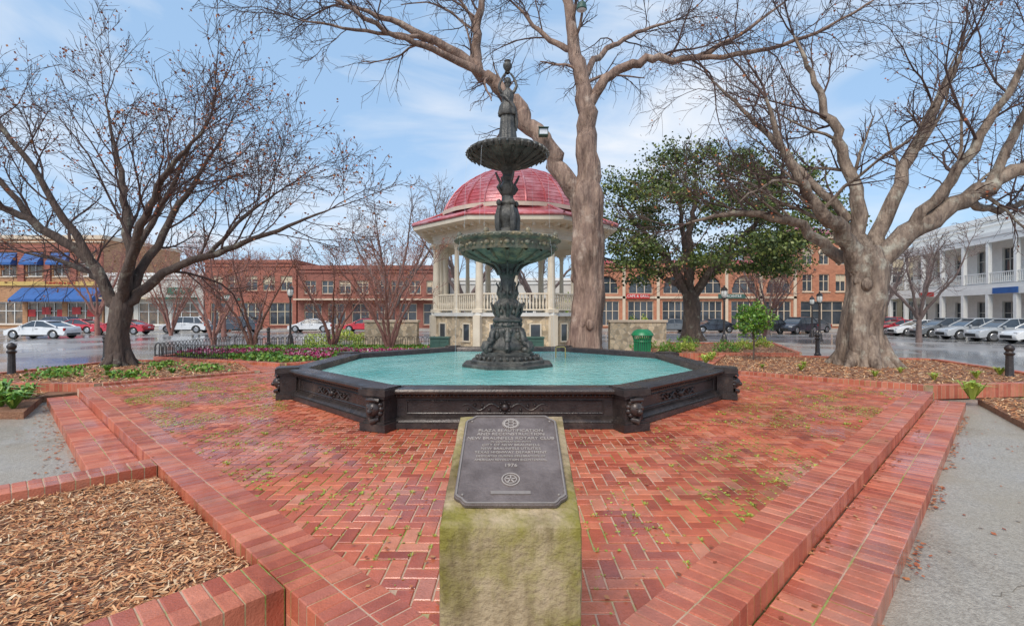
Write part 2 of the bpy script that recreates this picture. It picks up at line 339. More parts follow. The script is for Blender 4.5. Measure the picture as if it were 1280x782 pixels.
mo.prism([(v.x,v.y) for v in [Wc+Vector((.02,0)),Sc+Vector((0,.02)),Ec-Vector((.02,0)),Nc-Vector((0,.02))]],-.3,-.152)
strip(bb,mo,Wc,Sc,.12,1,-.152,.16,.21)
t.done()
t=Thing('brick_step'); pb=t.part('bricks',M['border'],0); pm=t.part('mortar',M['mortar'],0)
dR=(Ec-Sc).normalized(); strip(pb,pm,Sc-dR*.2,Ec,.47,2,-.145,.155,.105,side=-1); t.done()
S1=7.2
t=Thing('brick_step'); pb=t.part('bricks',M['border'],0); pm=t.part('mortar',M['mortar'],0)
dL=(Sc-Wc).normalized(); lw=Wc+dL*(S1-.01)
strip(pb,pm,Wc,lw,.47,2,-.145,.155,.105,side=-1); t.done()
nL=Vector((dL.y,-dL.x))
def pt(s,o): return Wc+dL*s+nL*o
for s0 in (S1,10.42):
    t=Thing('planter_wall'); pb=t.part('bricks',M['border'],0); pm=t.part('mortar',M['mortar'],0)
    strip(pb,pm,pt(s0,.005),pt(s0,5.2),.34 if s0<9 else .42,2,.004,.30,.105,side=1); t.done()
t=Thing('mulch_bed'); p=t.part('soil',M['soil'],60)
def sheet(p,fn,nu,nv,z,amp,sd):
    vs=[];fs=[]
    for i in range(nu+1):
        for j in range(nv+1):
            q=fn(i/nu,j/nv); vs.append((q[0],q[1],z+amp*noise.noise(Vector((q[0]*1.3,q[1]*1.3,sd)))+amp*.5*noise.noise(Vector((q[0]*6,q[1]*6,sd)))))
    for i in range(nu):
        for j in range(nv): a=i*(nv+1)+j; fs.append((a,a+nv+1,a+nv+2,a+1))
    p.add(vs,fs)
s_a,s_b=S1+.04,10.5
sheet(p,lambda u,v: pt(s_a+u*(s_b-s_a),.01+v*5.2),50,60,-.10,.05,1.)
e=t.done()
g_=np.random.default_rng(3); n=34000; u=g_.uniform(s_a+.32,s_b-.1,n); v=g_.uniform(.02,5,n)
cx=Wc.x+dL.x*u+nL.x*v; cy=Wc.y+dL.y*u+nL.y*v
z=np.array([-.10+.05*noise.noise(Vector((a*1.3,b_*1.3,1.)))+.025*noise.noise(Vector((a*6,b_*6,1.))) for a,b_ in zip(cx,cy)])+g_.uniform(.0,.024,n)
P3=np.stack([cx,cy,z],1)
quadcloud('mulch_chips',P3[:24000],.062,.0068,M['chip'],4,flat=True,tilt=.3)
quadcloud('mulch_chips',P3[24000:],.034,.015,M['chip'],5,flat=True,tilt=.4)

def convex_bed(name,poly,z,kerb=True,chips=0,seed=1):
    t=Thing(name); p=t.part('soil',M['soil'],0)
    p.prism(poly,-.40,z)
    if kerb:
        pb=t.part('edging_bricks',M['border'],0); pm=t.part('edging_mortar',M['mortar'],0)
        for i in range(len(poly)): strip(pb,pm,poly[i],poly[(i+1)%len(poly)],.2,1,z+.06,.3,.105,side=-1)
    t.done()
    if chips:
        g=np.random.default_rng(seed); xs=[a for a,_ in poly]; ys=[b_ for _,b_ in poly]; pv=[Vector(q) for q in poly]; L_=[]
        while len(L_)<chips:
            x=g.uniform(min(xs),max(xs)); y=g.uniform(min(ys),max(ys))
            if inside(x,y,pv,0): L_.append((x,y,z+g.uniform(.005,.03)))
        quadcloud('mulch_chips',L_,.09,.016,M['chip'],seed+9,flat=True,tilt=.4)
convex_bed('planting_bed',[(-14.5,8.6),(-8.75,8.6),(-9.98,10.2),(-9.6,10.8),(-14.5,10.8)],-.17,False,4500,2)
convex_bed('planting_bed',[(-13.8,11.2),(-9.4,11.0),(-7.2,13.3),(-9.6,16.6),(-13.2,16.2)],-.05,True,5000,3)
convex_bed('planting_bed',[(8.2,7.6),(14,6.0),(14.2,10.2),(9.7,10.0)],-.19,False,4500,5)
convex_bed('planting_bed',[(9.1,10.6),(13.2,11.2),(14.4,16.5),(8.2,18.4),(5.6,13.7)],-.03,True,7500,6)
convex_bed('planting_bed',[(5.6,19.2),(11.5,19.4),(14,26),(7.5,26)],-.05,True,2500,7)
convex_bed('flower_bed',[(-12.8,17.4),(-7.2,15.2),(-2.8,19.0),(-3.5,22.5),(-13.2,22.5)],-.03,True,500,8)
t=Thing('brick_path'); pb=t.part('bricks',M['border'],0); pm=t.part('mortar',M['mortar'],0)
strip(pb,pm,(-6.6,13.1),(-10.8,17.2),1.9,9,-.06,.2,.105,side=-1); t.done()

g_=np.random.default_rng(8)
L_=[]
while len(L_)<560:
    x=g_.uniform(-9,9); y=g_.uniform(1.8,19)
    if inside(x,y,diam,-.02) and (x+.1)**2+(y-10.8)**2>20: L_.append((x,y,.010))
for i in range(520):
    x,y=g_.uniform(2.4,13),g_.uniform(-1,9)
    if x-y>-.4: L_.append((x,y,-.288))
for i in range(520):
    s_=g_.uniform(0,11.5); o_=.475+abs(g_.normal())*.05
    if noise.noise(Vector((s_*1.2,0,4)))>-.05:
        c=Sc+dR*s_+Vector((dR.y,-dR.x))*o_; L_.append((c.x,c.y,-.288+g_.uniform(0,.01)))
for i in range(150):   # litter caught on the step treads
    s_=g_.uniform(0,11.5); c=Sc+dR*s_+Vector((dR.y,-dR.x))*abs(g_.normal())*.08; L_.append((c.x,c.y,-.137))
for i in range(260):
    s_=g_.uniform(0,6.8); o_=.48+abs(g_.normal())*.2; c=pt(s_,o_); L_.append((c.x,c.y,-.287))
quadcloud('fallen_leaves',L_,.032,.032,M['rust'],3,flat=True,tilt=.3)
def blades(name,spots,mt,h,n,w=.012,spread=.6,seed=0,join=True):
    r_=random.Random(seed); P_=Part(name,mt,0)
    for (x,y,z,s) in spots:
        for i in range(n):
            a=r_.uniform(0,2*pi); hh=h*s*r_.uniform(.6,1.2); o=spread*hh*r_.uniform(.3,1); dx,dy=math.cos(a),math.sin(a); ww=w*s
            b0=Vector((x+dx*.02*s,y+dy*.02*s,z)); m1=b0+Vector((dx*o*.4,dy*o*.4,hh*.65)); e1=b0+Vector((dx*o,dy*o,hh*(1-.35*spread)))
            sd=Vector((-dy,dx,0))*ww/2
            P_.add([b0-sd,b0+sd,m1+sd*1.2,m1-sd*1.2,e1],[(0,1,2,3),(3,2,4)],r_.random())
    return P_.obj(name)
def jn(x,y):
    return (round(x/g)*g,y) if rng.random()<.5 else (x,round(y/g)*g)
sp=[]
while len(sp)<520:
    x=rng.uniform(-8.5,8.5); y=rng.uniform(2.3,14)
    if inside(x,y,diam,-.4) and (x+.1)**2+(y-10.8)**2>21 and noise.noise(Vector((x*.6,y*.6,3)))>-.03: sp.append((*jn(x,y),-.012,rng.uniform(.35,1.0)*min(1,.45+y*.08)))
blades('grass_tufts',sp,M['grass'],.038,14,.008,1.1,4)
L_=[]
for (x0_,y0_,s_,n) in ((-6.6,9.6,1.5,24000),(-4.6,7.0,1.2,7500),(4.5,6.4,1.6,8500),(6.4,8.6,1.2,8500),(-2.2,4.6,.9,3000),(2.4,4.2,1.0,3600)):
    for _ in range(n):
        x,y=jn(rng.gauss(x0_,s_),rng.gauss(y0_,s_))
        if inside(x,y,diam,-.42) and (x+.1)**2+(y-10.8)**2>21 and noise.noise(Vector((x*1.8,y*1.8,7)))>.08: L_.append((x+rng.gauss(0,.008),y+rng.gauss(0,.008),-.006+rng.random()*.009))
quadcloud('moss',L_,.019,.019,M['grass'],9,flat=True,tilt=.3)

# ---------------------------------------------------------------- fountain
cf=(-.1,10.8,0)
t=Thing('fountain_basin',cf)
w=t.part('wall',M['iron'],30)
k8=1/math.cos(pi/8)
prof=[(4.17,0),(4.17,.075),(4.13,.085),(4.11,.12),(4.06,.15),(4.04,.155),(4.04,.40),(4.07,.41),(4.09,.445),(4.15,.47),(4.20,.485),(4.215,.52),(4.20,.55),(4.16,.56),(3.86,.56),(3.83,.55),(3.81,.52),(3.79,.30)]
w.lathe([(a*k8,z) for a,z in prof],8,off=pi/8)
orn=t.part('panel_ornament',M['iron'],50)
for k in range(8):
    th=k*pi/4-pi/2; ca,sa=math.cos(th),math.sin(th)
    def T(u,o,z): return (ca*(4.04+o)-sa*u, sa*(4.04+o)+ca*u, z)
    for z0 in (.19,.365):
        orn.tube([T(-1.38,.005,z0),T(1.38,.005,z0)],[.014,.014],6)
    for u0 in (-1.38,1.38): orn.tube([T(u0,.005,.19),T(u0,.005,.365)],[.014,.014],6)
    for s_ in (-1,1):
        pts=[T(s_*(.10+.5*q),.012,.278+.045*math.sin(q*9)) for q in [i/12 for i in range(13)]]
        orn.tube(pts,[.016*(1-.6*i/12) for i in range(13)],6)
        for q in (.2,.4,.6,.8): orn.ball(T(s_*(.12+.5*q),.012,.278-.04*math.sin(q*9)),.022,6)
    orn.ball(T(0,.01,.278),.06,10)
    for i in range(8): orn.ball(T(.085*math.cos(i*pi/4),.01,.278+.07*math.sin(i*pi/4)),.022,6)
    for i in range(54): orn.ball(T(-1.62+i*.0611,.105,.455),.018,6)
    a2=th+pi/8; R=4.13*k8; cx,cy=math.cos(a2)*R,math.sin(a2)*R
    w.box((cx,cy,.05),(.42,.42,.10),rz=a2); w.box((cx,cy,.115),(.36,.36,.03),rz=a2)
    w.box((cx,cy,.28),(.28,.30,.32),rz=a2); w.box((cx,cy,.46),(.36,.36,.045),rz=a2); w.box((cx,cy,.525),(.44,.44,.085),rz=a2); w.box((cx,cy,.575),(.38,.38,.02),rz=a2)
    def Q(o,u,z): return (math.cos(a2)*(R+o)-math.sin(a2)*u, math.sin(a2)*(R+o)+math.cos(a2)*u,z)
    orn.ball(Q(.17,0,.30),.10,12,sz=1.1)
    for i in range(11):
        aa=i*2*pi/11; orn.ball(Q(.15,.105*math.cos(aa),.30+.11*math.sin(aa)),.04,7)
    orn.ball(Q(.26,0,.275),.042,8); orn.ball(Q(.25,-.035,.325),.02,6); orn.ball(Q(.25,.035,.325),.02,6)
    orn.tube([Q(.16,-.07,.16),Q(.22,0,.135),Q(.16,.07,.16)],[.03,.045,.03],7)
    orn.tube([Q(.18,-.1,.42),Q(.21,0,.43),Q(.18,.1,.42)],[.03,.036,.03],7)
wt=t.part('pool_water',M['water'],0)
R=3.80*k8; wt.add([(R*math.cos(pi/8+i*pi/4),R*math.sin(pi/8+i*pi/4),.43) for i in range(8)],[tuple(range(8))])
t.done()

t=Thing('tiered_fountain',cf)
s=t.part('pedestal',M['iron2'],35)
for (a,z0,z1) in ((.98,.30,.50),(.80,.50,.575),(.66,.575,.64)):
    s.lathe([(.01,z1),(a*k8-.02,z1),(a*k8,z1-.015),(a*k8,z0)][::-1],8,off=pi/8)
s.lathe([(.56,.63),(.57,.70),(.52,.74),(.44,.78),(.46,.84),(.44,.92),(.36,1.0),(.33,1.1),(.35,1.18),(.33,1.24),(.30,1.28),(.32,1.33),(.29,1.38),(.32,1.42),(.32,1.46),(.27,1.50),(.24,1.60),(.27,1.70),(.28,1.78),(.23,1.86),(.19,1.92),(.21,1.98),(.22,2.04),(.18,2.1),(.155,2.2),(.15,2.35),(.18,2.45),(.22,2.50),(.2,2.56),(.26,2.66),(.30,2.75)],32,fold=8,amp=.05)
s.box((0,0,.70),(.96,.96,.10)); s.box((0,0,1.29),(.56,.56,.05)); s.box((0,0,1.44),(.54,.54,.04))
o_=t.part('cast_ornament',M['iron2'],50)
for k in range(4):
    for j,(aa,sc_) in enumerate(((k*pi/2+pi/4,.88),(k*pi/2,.70))):
        ca,sa=math.cos(aa),math.sin(aa)
        pr=[(.72,.76),(.78,.83),(.72,.92),(.60,.94),(.54,1.03),(.52,1.15),(.44,1.24),(.37,1.22),(.40,1.15)]
        o_.tube([(ca*r_*sc_,sa*r_*sc_,z) for r_,z in pr],[.055,.065,.062,.052,.055,.05,.042,.035,.02],8)
        o_.ball((ca*.56*sc_,sa*.56*sc_,1.0),.07,8); o_.ball((ca*.64*sc_,sa*.64*sc_,.80),.09,8,sz=.8)
        o_.ball((ca*.33,sa*.33,1.10),.09,8,sz=1.4)
        for i in range(5): o_.ball((ca*(.50-.03*i)*sc_*1.05,sa*(.50-.03*i)*sc_*1.05,.86+.07*i),.035,6)
for ring,(z,r_,n,b_) in enumerate(((1.62,.27,12,.038),(1.75,.29,14,.042),(2.04,.22,10,.036),(1.2,.35,14,.04),(2.5,.22,10,.036),(.62,.70,32,.032),(1.35,.31,16,.028))):
    for i in range(n):
        a=i*2*pi/n; o_.ball((math.cos(a)*r_,math.sin(a)*r_,z),b_,7,sz=1.5)
for i in range(8):
    a=i*pi/4; ca,sa=math.cos(a),math.sin(a)
    o_.tube([(ca*r_,sa*r_,z) for r_,z in ((.24,1.5),(.30,1.62),(.33,1.74),(.37,1.82),(.34,1.85))],[.035,.045,.04,.03,.012],6)
    o_.tube([(ca*r_,sa*r_,z) for r_,z in ((.18,1.92),(.22,2.05),(.20,2.18),(.25,2.26),(.24,2.29))],[.03,.035,.03,.022,.01],6)
    o_.tube([(ca*r_,sa*r_,z) for r_,z in ((.2,2.45),(.27,2.58),(.36,2.66),(.5,2.72))],[.03,.035,.03,.02],6)
b1=t.part('main_bowl',M['verd'],35)
b1.lathe([(.25,2.68),(.45,2.72),(.70,2.80),(.92,2.90),(1.0,2.94),(1.04,2.93),(1.06,2.97),(1.07,3.10),(1.10,3.14),(1.16,3.17),(1.18,3.22),(1.15,3.25),(1.08,3.25),(1.02,3.20),(.9,3.10),(.4,3.0),(.1,3.0)],64,fold=32,amp=.006)
for i in range(16):
    a=i*2*pi/16; ca,sa=math.cos(a),math.sin(a); b1.ball((ca*1.07,sa*1.07,3.05),.065,8,sz=.9)
    for q in (-1,1): 
        a3=a+q*.11; b1.ball((math.cos(a3)*1.08,math.sin(a3)*1.08,3.04),.035,6)
    b1.tube([(ca*1.0,sa*1.0,2.93),(ca*.8,sa*.8,2.83),(ca*.55,sa*.55,2.74)],[.05,.04,.025],6)
for i in range(56):
    a=i*2*pi/56; b1.ball((math.cos(a)*1.175,math.sin(a)*1.175,3.20),.026,6)
for i in range(8):
    a=(i+.5)*2*pi/8; b1.ball((math.cos(a)*1.12,math.sin(a)*1.12,3.28),.06,8,sz=1.2)
s2=t.part('upper_stem',M['iron2'],35)
s2.lathe([(.2,3.0),(.30,3.05),(.34,3.15),(.30,3.25),(.22,3.30),(.25,3.38),(.20,3.46),(.16,3.5),(.17,3.6),(.22,3.70),(.23,3.85),(.18,3.95),(.14,4.0),(.17,4.06),(.13,4.12),(.12,4.22),(.17,4.30),(.19,4.40),(.13,4.5),(.10,4.56),(.13,4.64),(.1,4.7),(.14,4.78),(.22,4.84)],24,fold=6,amp=.06)
for k in range(4):
    a=k*pi/2+.5; ca,sa=math.cos(a),math.sin(a)
    s2.tube([(ca*.2,sa*.2,3.32),(ca*.25,sa*.25,3.5),(ca*.25,sa*.25,3.75),(ca*.21,sa*.21,3.98)],[.05,.065,.075,.045],8)
    s2.ball((ca*.22,sa*.22,4.06),.06,8,sz=1.25)
    s2.tube([(ca*.16,sa*.16,4.28),(ca*.24,sa*.24,4.4),(ca*.18,sa*.18,4.5),(ca*.24,sa*.24,4.6),(ca*.3,sa*.3,4.72)],[.03,.04,.03,.03,.02],6)
for i in range(10):
    a=i*2*pi/10; s2.ball((math.cos(a)*.33,math.sin(a)*.33,3.15),.06,7,sz=1.3)
b2=t.part('upper_bowl',M['iron2'],35)
b2.lathe([(.12,4.80),(.26,4.86),(.5,4.95),(.72,5.06),(.80,5.12),(.84,5.10),(.89,5.16),(.90,5.21),(.86,5.24),(.80,5.22),(.6,5.16),(.2,5.14),(.05,5.14)],64,fold=24,amp=.015)
for i in range(36):
    a=i*2*pi/36; ca,sa=math.cos(a),math.sin(a)
    b2.tube([(ca*.88,sa*.88,5.20),(ca*.92,sa*.92,5.15),(ca*.87,sa*.87,5.08)],[.03,.035,.012],6)
    if i%2==0: b2.tube([(ca*.8,sa*.8,5.10),(ca*.55,sa*.55,4.97),(ca*.3,sa*.3,4.88)],[.03,.03,.02],5)
b3=t.part('statue_plinth',M['iron2'],35)
b3.lathe([(.30,5.14),(.32,5.22),(.26,5.27),(.20,5.34),(.23,5.40),(.22,5.45),(.12,5.46),(.01,5.46)],24)
rb=t.part('statue_robe',M['iron2'],60)
rb.lathe([(.215,5.46),(.20,5.55),(.175,5.75),(.16,5.95),(.165,6.10),(.155,6.2),(.115,6.32),(.12,6.40),(.14,6.50),(.10,6.57)],40,fold=11,amp=.055,sx=1.0,sy=.8)
rb.lathe([(.19,6.02),(.215,6.05),(.18,6.22),(.13,6.32)],40,fold=9,amp=.08,sx=1.0,sy=.85)
rb.tube([(-.15,-.03,6.48),(-.04,-.13,6.40),(.08,-.13,6.26),(.17,-.06,6.1),(.2,.0,5.9),(.19,.02,5.7)],[.03,.035,.035,.04,.045,.03],8)
me=bpy.data.meshes.new('statue_body')
vv=[(0,0,6.10),(0,0,6.28),(0,0,6.44),(0,0,6.56),(0,-.005,6.64),(0,-.015,6.74),(0,-.01,6.83),
    (-.13,0,6.54),(-.20,-.01,6.68),(-.13,-.01,6.86),(-.05,-.01,6.99),
    (.13,0,6.54),(.21,-.01,6.70),(.14,-.01,6.88),(.06,-.01,6.99)]
ee=[(0,1),(1,2),(2,3),(3,4),(4,5),(5,6),(3,7),(7,8),(8,9),(9,10),(3,11),(11,12),(12,13),(13,14)]
rr=[.12,.085,.105,.075,.038,.07,.058,.05,.042,.032,.026,.05,.042,.032,.026]
me.from_pydata(vv,ee,[]); ob=bpy.data.objects.new('statue_body',me); COL.objects.link(ob); me.materials.append(M['iron2'])
sk=ob.modifiers.new('skin','SKIN'); sk.use_smooth_shade=True
for i,sv in enumerate(me.skin_vertices[0].data): sv.radius=(rr[i],rr[i]*.85)
me.skin_vertices[0].data[0].use_root=True
ss=ob.modifiers.new('sub','SUBSURF'); ss.levels=2; ss.render_levels=2
t.extra.append(ob)
fc=t.part('statue_head_detail',M['iron2'],60)
fc.ball((0,-.095,6.755),.014,6,sz=1.6); fc.ball((0,.06,6.80),.055,8); fc.lathe([(.078,6.76),(.084,6.81),(.07,6.86),(.03,6.89),(.001,6.9)],14)
for q in (-.03,.03): fc.ball((q,-.082,6.785),.011,6)
fc.tube([(-.018,-.088,6.72),(0,-.093,6.722),(.018,-.088,6.72)],[.004,.006,.004],5)
for sx_ in (-1,1):
    for i in range(4): fc.tube([(sx_*.05,-.02+.012*i,6.99),(sx_*.04,-.035+.016*i,7.03),(sx_*.02,-.03+.014*i,7.05)],[.010,.009,.006],5)
ur=t.part('statue_urn',M['iron2'],40)
ur.lathe([(.03,6.97),(.055,6.99),(.03,7.02),(.06,7.05),(.10,7.12),(.105,7.17),(.08,7.21),(.06,7.23),(.08,7.26),(.05,7.28),(.001,7.29)],20)
ws=t.part('water_threads',M['stream'],60)
for a in (-2.9,-2.2,-.35,.9,2.2):
    ca,sa=math.cos(a),math.sin(a)
    ws.tube([(ca*(.9+.02*q),sa*(.9+.02*q),5.12-q*q*.11) for q in (0,1,2,3,3.9)],[.0018]*5,5)
for a in (-2.6,-.7,.6):
    ca,sa=math.cos(a),math.sin(a)
    ws.tube([(ca*(1.17+.03*q),sa*(1.17+.03*q),3.15-q*q*.17) for q in (0,1,2,3,4)],[.0015]*5,5)
t.done()

# ---------------------------------------------------------------- plaque pedestal
t=Thing('plaque_pedestal',(-.005,1.67,0)); p=t.part('concrete_block',M['stonec'],35)
w2=.25; y1=.65
# gridded block with softly chipped edges
def blockface(fn,nu,nv,flip=False):
    vs=[];fs=[]
    for i in range(nu+1):
        for j in range(nv+1):
            v=Vector(fn(i/nu,j/nv)); c=Vector((0,y1/2,.3)); dd=(v-c)
            k=.0035*noise.noise(v*9)+.002*noise.noise(v*30)
            eg=0
            ex=abs(abs(v.x)-w2)<.004; ey=v.y<.004 or v.y>y1-.004; zt=.855+.25*v.y/y1; ez=abs(v.z-zt)<.004
            if ex+ey+ez>=2: eg=-.007-.006*max(0,noise.noise(v*14))
            n_=Vector((dd.x/w2,(dd.y)/(y1/2),(1 if ez else 0))); 
            if n_.length>0: n_.normalize()
            vs.append(v+n_*(k+eg))
    for i in range(nu):
        for j in range(nv):
            a=i*(nv+1)+j; f=(a,a+nv+1,a+nv+2,a+1); fs.append(f[::-1] if flip else f)
    p.add(vs,fs)
blockface(lambda u,v:(-w2+2*w2*u,0,-.3+1.155*v),24,50)
blockface(lambda u,v:(-w2+2*w2*u,y1,-.3+1.405*v),24,50,True)
blockface(lambda u,v:(-w2+2*w2*u,y1*v,.855+.25*v),24,30)
blockface(lambda u,v:(w2,y1*u,-.3+(1.155+.25*u)*v),30,50)
blockface(lambda u,v:(-w2,y1*u,-.3+(1.155+.25*u)*v),30,50,True)
sv=Vector((0,.65,.25)).normalized(); nv=Vector((1,0,0)).cross(sv).normalized()
org=Vector((0,0,.857))+sv*(.54*.6964)
Mx=Matrix((( 1,sv.x,nv.x,org.x),(0,sv.y,nv.y,org.y),(0,sv.z,nv.z,org.z),(0,0,0,1)))
def ordered(hw,hh,c):
    o=[]
    for (sx_,sy_) in ((1,1),(-1,1),(-1,-1),(1,-1)):
        base=[(hw,hh-c*1.3),(hw-c*.25,hh-c),(hw-c*.7,hh-c*.7),(hw-c,hh-c*.25),(hw-c*1.3,hh)]
        base=[(sx_*x,sy_*y) for x,y in base]
        if sx_*sy_<0: base=base[::-1]
        o+=base
    return o
pl=Part('bronze_plaque',M['bronze'],0,bevel=.003)
pl.prism(ordered(.212,.290,.035),.001,.016)
o=pl.obj(); o.data.transform(Mx); t.extra.append(o)
rim=Part('plaque_rim',M['bronze_hi'],0)
oo=ordered(.207,.285,.034); ii=ordered(.201,.279,.033); n=len(oo)
rim.add([(x,y,.0165) for x,y in oo]+[(x,y,.021) for x,y in oo]+[(x,y,.021) for x,y in ii]+[(x,y,.0165) for x,y in ii],
  [f for i in range(n) for f in ((i,(i+1)%n,n+(i+1)%n,n+i),(n+i,n+(i+1)%n,2*n+(i+1)%n,2*n+i),(2*n+i,2*n+(i+1)%n,3*n+(i+1)%n,3*n+i))])
o=rim.obj(); o.data.transform(Mx); t.extra.append(o)
em=Part('plaque_emblems',M['bronze_lo'],40)
def ring(cx,cy,r_,w_): em.lathe([(r_-w_,.0165),(r_-w_,.020),(r_,.020),(r_,.0165)],32,(cx,cy,0))
ring(0,.222,.034,.006); ring(0,.222,.015,.004)
for i in range(24):
    a=i*2*pi/24; em.box((.037*math.cos(a),.222+.037*math.sin(a),.0185),(.007,.005,.004),rz=a)
for i in range(6):
    a=i*pi/3; em.box((.022*math.cos(a),.222+.022*math.sin(a),.0185),(.016,.004,.003),rz=a)
ring(0,-.155,.036,.004); ring(0,-.155,.024,.003)
for i in range(5):
    a=i*2*pi/5+pi/2; em.box((.012*math.cos(a),-.155+.012*math.sin(a),.0185),(.016,.005,.003),rz=a)
o=em.obj(); o.data.transform(Mx); t.extra.append(o)
em=Part('plaque_relief',M['bronze_hi'],40)
em.box((0,-.228,.018),(.15,.016,.003))
for q in (-.18,.18):
    for q2 in (-.24,.24): em.ball((q,q2,.017),.006,8)
o=em.obj(); o.data.transform(Mx); t.extra.append(o)
for body,sz,v in (("PLAZA BEAUTIFICATION",.0265,.168),("AND RECONSTRUCTION",.0265,.141),("NEW BRAUNFELS ROTARY CLUB",.0260,.110),("IN COOPERATION WITH",.0155,.085),
   ("CITY OF NEW BRAUNFELS",.021,.062),("NEW BRAUNFELS UTILITIES",.021,.037),("TEXAS HIGHWAY DEPARTMENT",.021,.012),
   ("DEDICATED DURING CELEBRATION OF",.0162,-.013),("AMERICAN REVOLUTION BICENTENNIAL",.0162,-.037),("1976",.027,-.072),):
    t.extra.append(text_mesh(body,sz,M['bronze_lo'],Mx@Matrix.Translation((0,v,.0175)),.0012,'plaque_lettering',offset=.0001))
t.done()

# ---------------------------------------------------------------- bandstand
gz=(.15,25.5,-.05)
t=Thing('bandstand',gz)
st=t.part('stone_base',M['rubble'],0); wh=t.part('white_woodwork',M['cream'],30); rf=t.part('dome_roof',M['roofred'],50); fl=t.part('floor',M['white'],0); dk=t.part('vent_openings',M['glass'],0)
R=4.35
st.lathe([(R,-.3),(R,1.5)],8,off=pi/8)
fl.lathe([(R+.12,1.5),(R+.14,1.66),(.01,1.66)],8,off=pi/8); fl.lathe([(R-.2,1.5),(R+.12,1.5)],8,off=pi/8)
def V8(k,r_=R): return Vector((r_*math.cos(pi/8+k*pi/4),r_*math.sin(pi/8+k*pi/4)))
for k in range(8):
    v0=V8(k,R-.12); v1=V8(k+1,R-.12)
    for f,fat in ((0,1.15),(.5,.8)):
        c=v0.lerp(v1,f)
        wh.lathe([(.20*fat,1.66),(.22*fat,1.74),(.20*fat,1.80),(.15*fat,1.84),(.16*fat,2.4),(.13*fat,4.65),(.16*fat,4.70),(.14*fat,4.74),(.21*fat,4.86),(.23*fat,4.92),(.23*fat,5.0)],14,(c.x,c.y,0))
        wh.box((c.x,c.y,1.74),(.42*fat,.42*fat,.15),rz=pi/8+k*pi/4); wh.box((c.x,c.y,4.96),(.5*fat,.5*fat,.1),rz=pi/8+k*pi/4)
    d=(v1-v0); ang=math.atan2(d.y,d.x); m_=(v0+v1)/2; Ln=d.length
    wh.box((m_.x,m_.y,2.52),(Ln,.12,.07),rz=ang); wh.box((m_.x,m_.y,1.80),(Ln,.10,.06),rz=ang)
    nb=22
    for i in range(nb):
        c=v0.lerp(v1,(i+.5)/nb)
        wh.lathe([(.03,1.83),(.045,1.95),(.055,2.08),(.03,2.22),(.035,2.34),(.045,2.49)],7,(c.x,c.y,0))
    a2=pi/8+k*pi/4; c=V8(k,R+.02); wh.box((c.x,c.y,.62),(.34,.34,1.85),rz=a2)
    mid=m_.normalized()*(R*math.cos(pi/8)+.01); am=math.atan2(mid.y,mid.x)
    for q in (-.9,.9):
        px_,py_=mid.x-math.sin(am)*q,mid.y+math.cos(am)*q
        dk.box((px_,py_,.75),(.06,.42,.75),rz=am)
        for q2 in (-.24,.24): wh.box((px_-math.sin(am)*q2,py_+math.cos(am)*q2,.75),(.12,.06,.86),rz=am)
        wh.box((px_,py_,1.16),(.12,.42,.06),rz=am); wh.box((px_,py_,.35),(.12,.42,.06),rz=am)
    for i in range(7):
        c=V8(k,R+.35).lerp(V8(k+1,R+.35),i/7); wh.box((c.x,c.y,5.56),(.10,.55,.16),rz=math.atan2(c.y,c.x)+pi/2)
wh.lathe([(R-.3,5.0),(R+.02,5.0),(R+.04,5.22),(R+.08,5.24),(R+.08,5.42),(R+.18,5.48),(R+.20,5.60),(R+.98,5.64),(R+1.02,5.66),(R+1.04,5.84)],8,off=pi/8)
wh.lathe([(R-.3,5.0),(R-.3,5.3),(.1,5.5)],8,off=pi/8)
rf.lathe([(R+1.08,5.84),(R+1.12,5.90),(R+1.10,5.95),(R+.4,6.22),(R-.2,6.40),(3.95,6.52),(3.85,6.62)],8,off=pi/8)
dome=[(3.72,6.6),(3.68,6.93),(3.52,7.30),(3.26,7.70),(2.90,8.08),(2.45,8.43),(1.9,8.75),(1.25,9.0),(.75,9.1)]
rf.lathe(dome,24,off=pi/24)
wh.lathe([(3.95,6.5),(3.98,6.68),(3.8,6.72)],24)
for k in range(24):
    a=pi/24+k*pi/12; rf.tube([(r_*1.005*math.cos(a),r_*1.005*math.sin(a),z+.01) for r_,z in dome],[.055 if k%3==0 else .03]*len(dome),5)
for i in range(1,16):
    f=i/16*(len(dome)-1); j=int(f); ff=f-j; r_=dome[j][0]*(1-ff)+dome[j+1][0]*ff; z=dome[j][1]*(1-ff)+dome[j+1][1]*ff
    rf.tube([((r_+.008)*math.cos(q*pi/12+pi/24),(r_+.008)*math.sin(q*pi/12+pi/24),z) for q in range(25)],[.014]*25,4)
for k in range(8):
    a=pi/8+k*pi/4; rf.tube([((R+1.08)*math.cos(a),(R+1.08)*math.sin(a),5.95),(3.85*math.cos(a),3.85*math.sin(a),6.62)],[.06,.05],6)
rf.lathe([(.75,9.05),(.8,9.15),(.6,9.22),(.25,9.4),(.12,9.65),(.03,10.1),(.001,10.4)],16)
t.done()
for (x,y,l) in ((-6.0,24.0,2.6),(6.3,24.2,2.8)):
    t=Thing('stone_wall',(x,y,-.31)); p=t.part('rubble',M['rubble'],0); c=t.part('coping',M['lightbrick'],0,bevel=.02)
    p.box((0,0,.72),(l,.5,1.44)); c.box((0,0,1.5),(l+.14,.62,.12)); t.done()
for (x,y) in ((-3.05,20.4),(.95,20.4)):
    t=Thing('utility_box',(x,y,-.31)); p=t.part('cabinet',M['boxg'],0,bevel=.02)
    p.box((0,0,.42),(.78,.55,.84)); p.box((0,0,.87),(.84,.62,.06)); p.box((0,-.285,.42),(.02,.012,.7)); p.box((0,-.285,.7),(.6,.014,.02)); t.done()

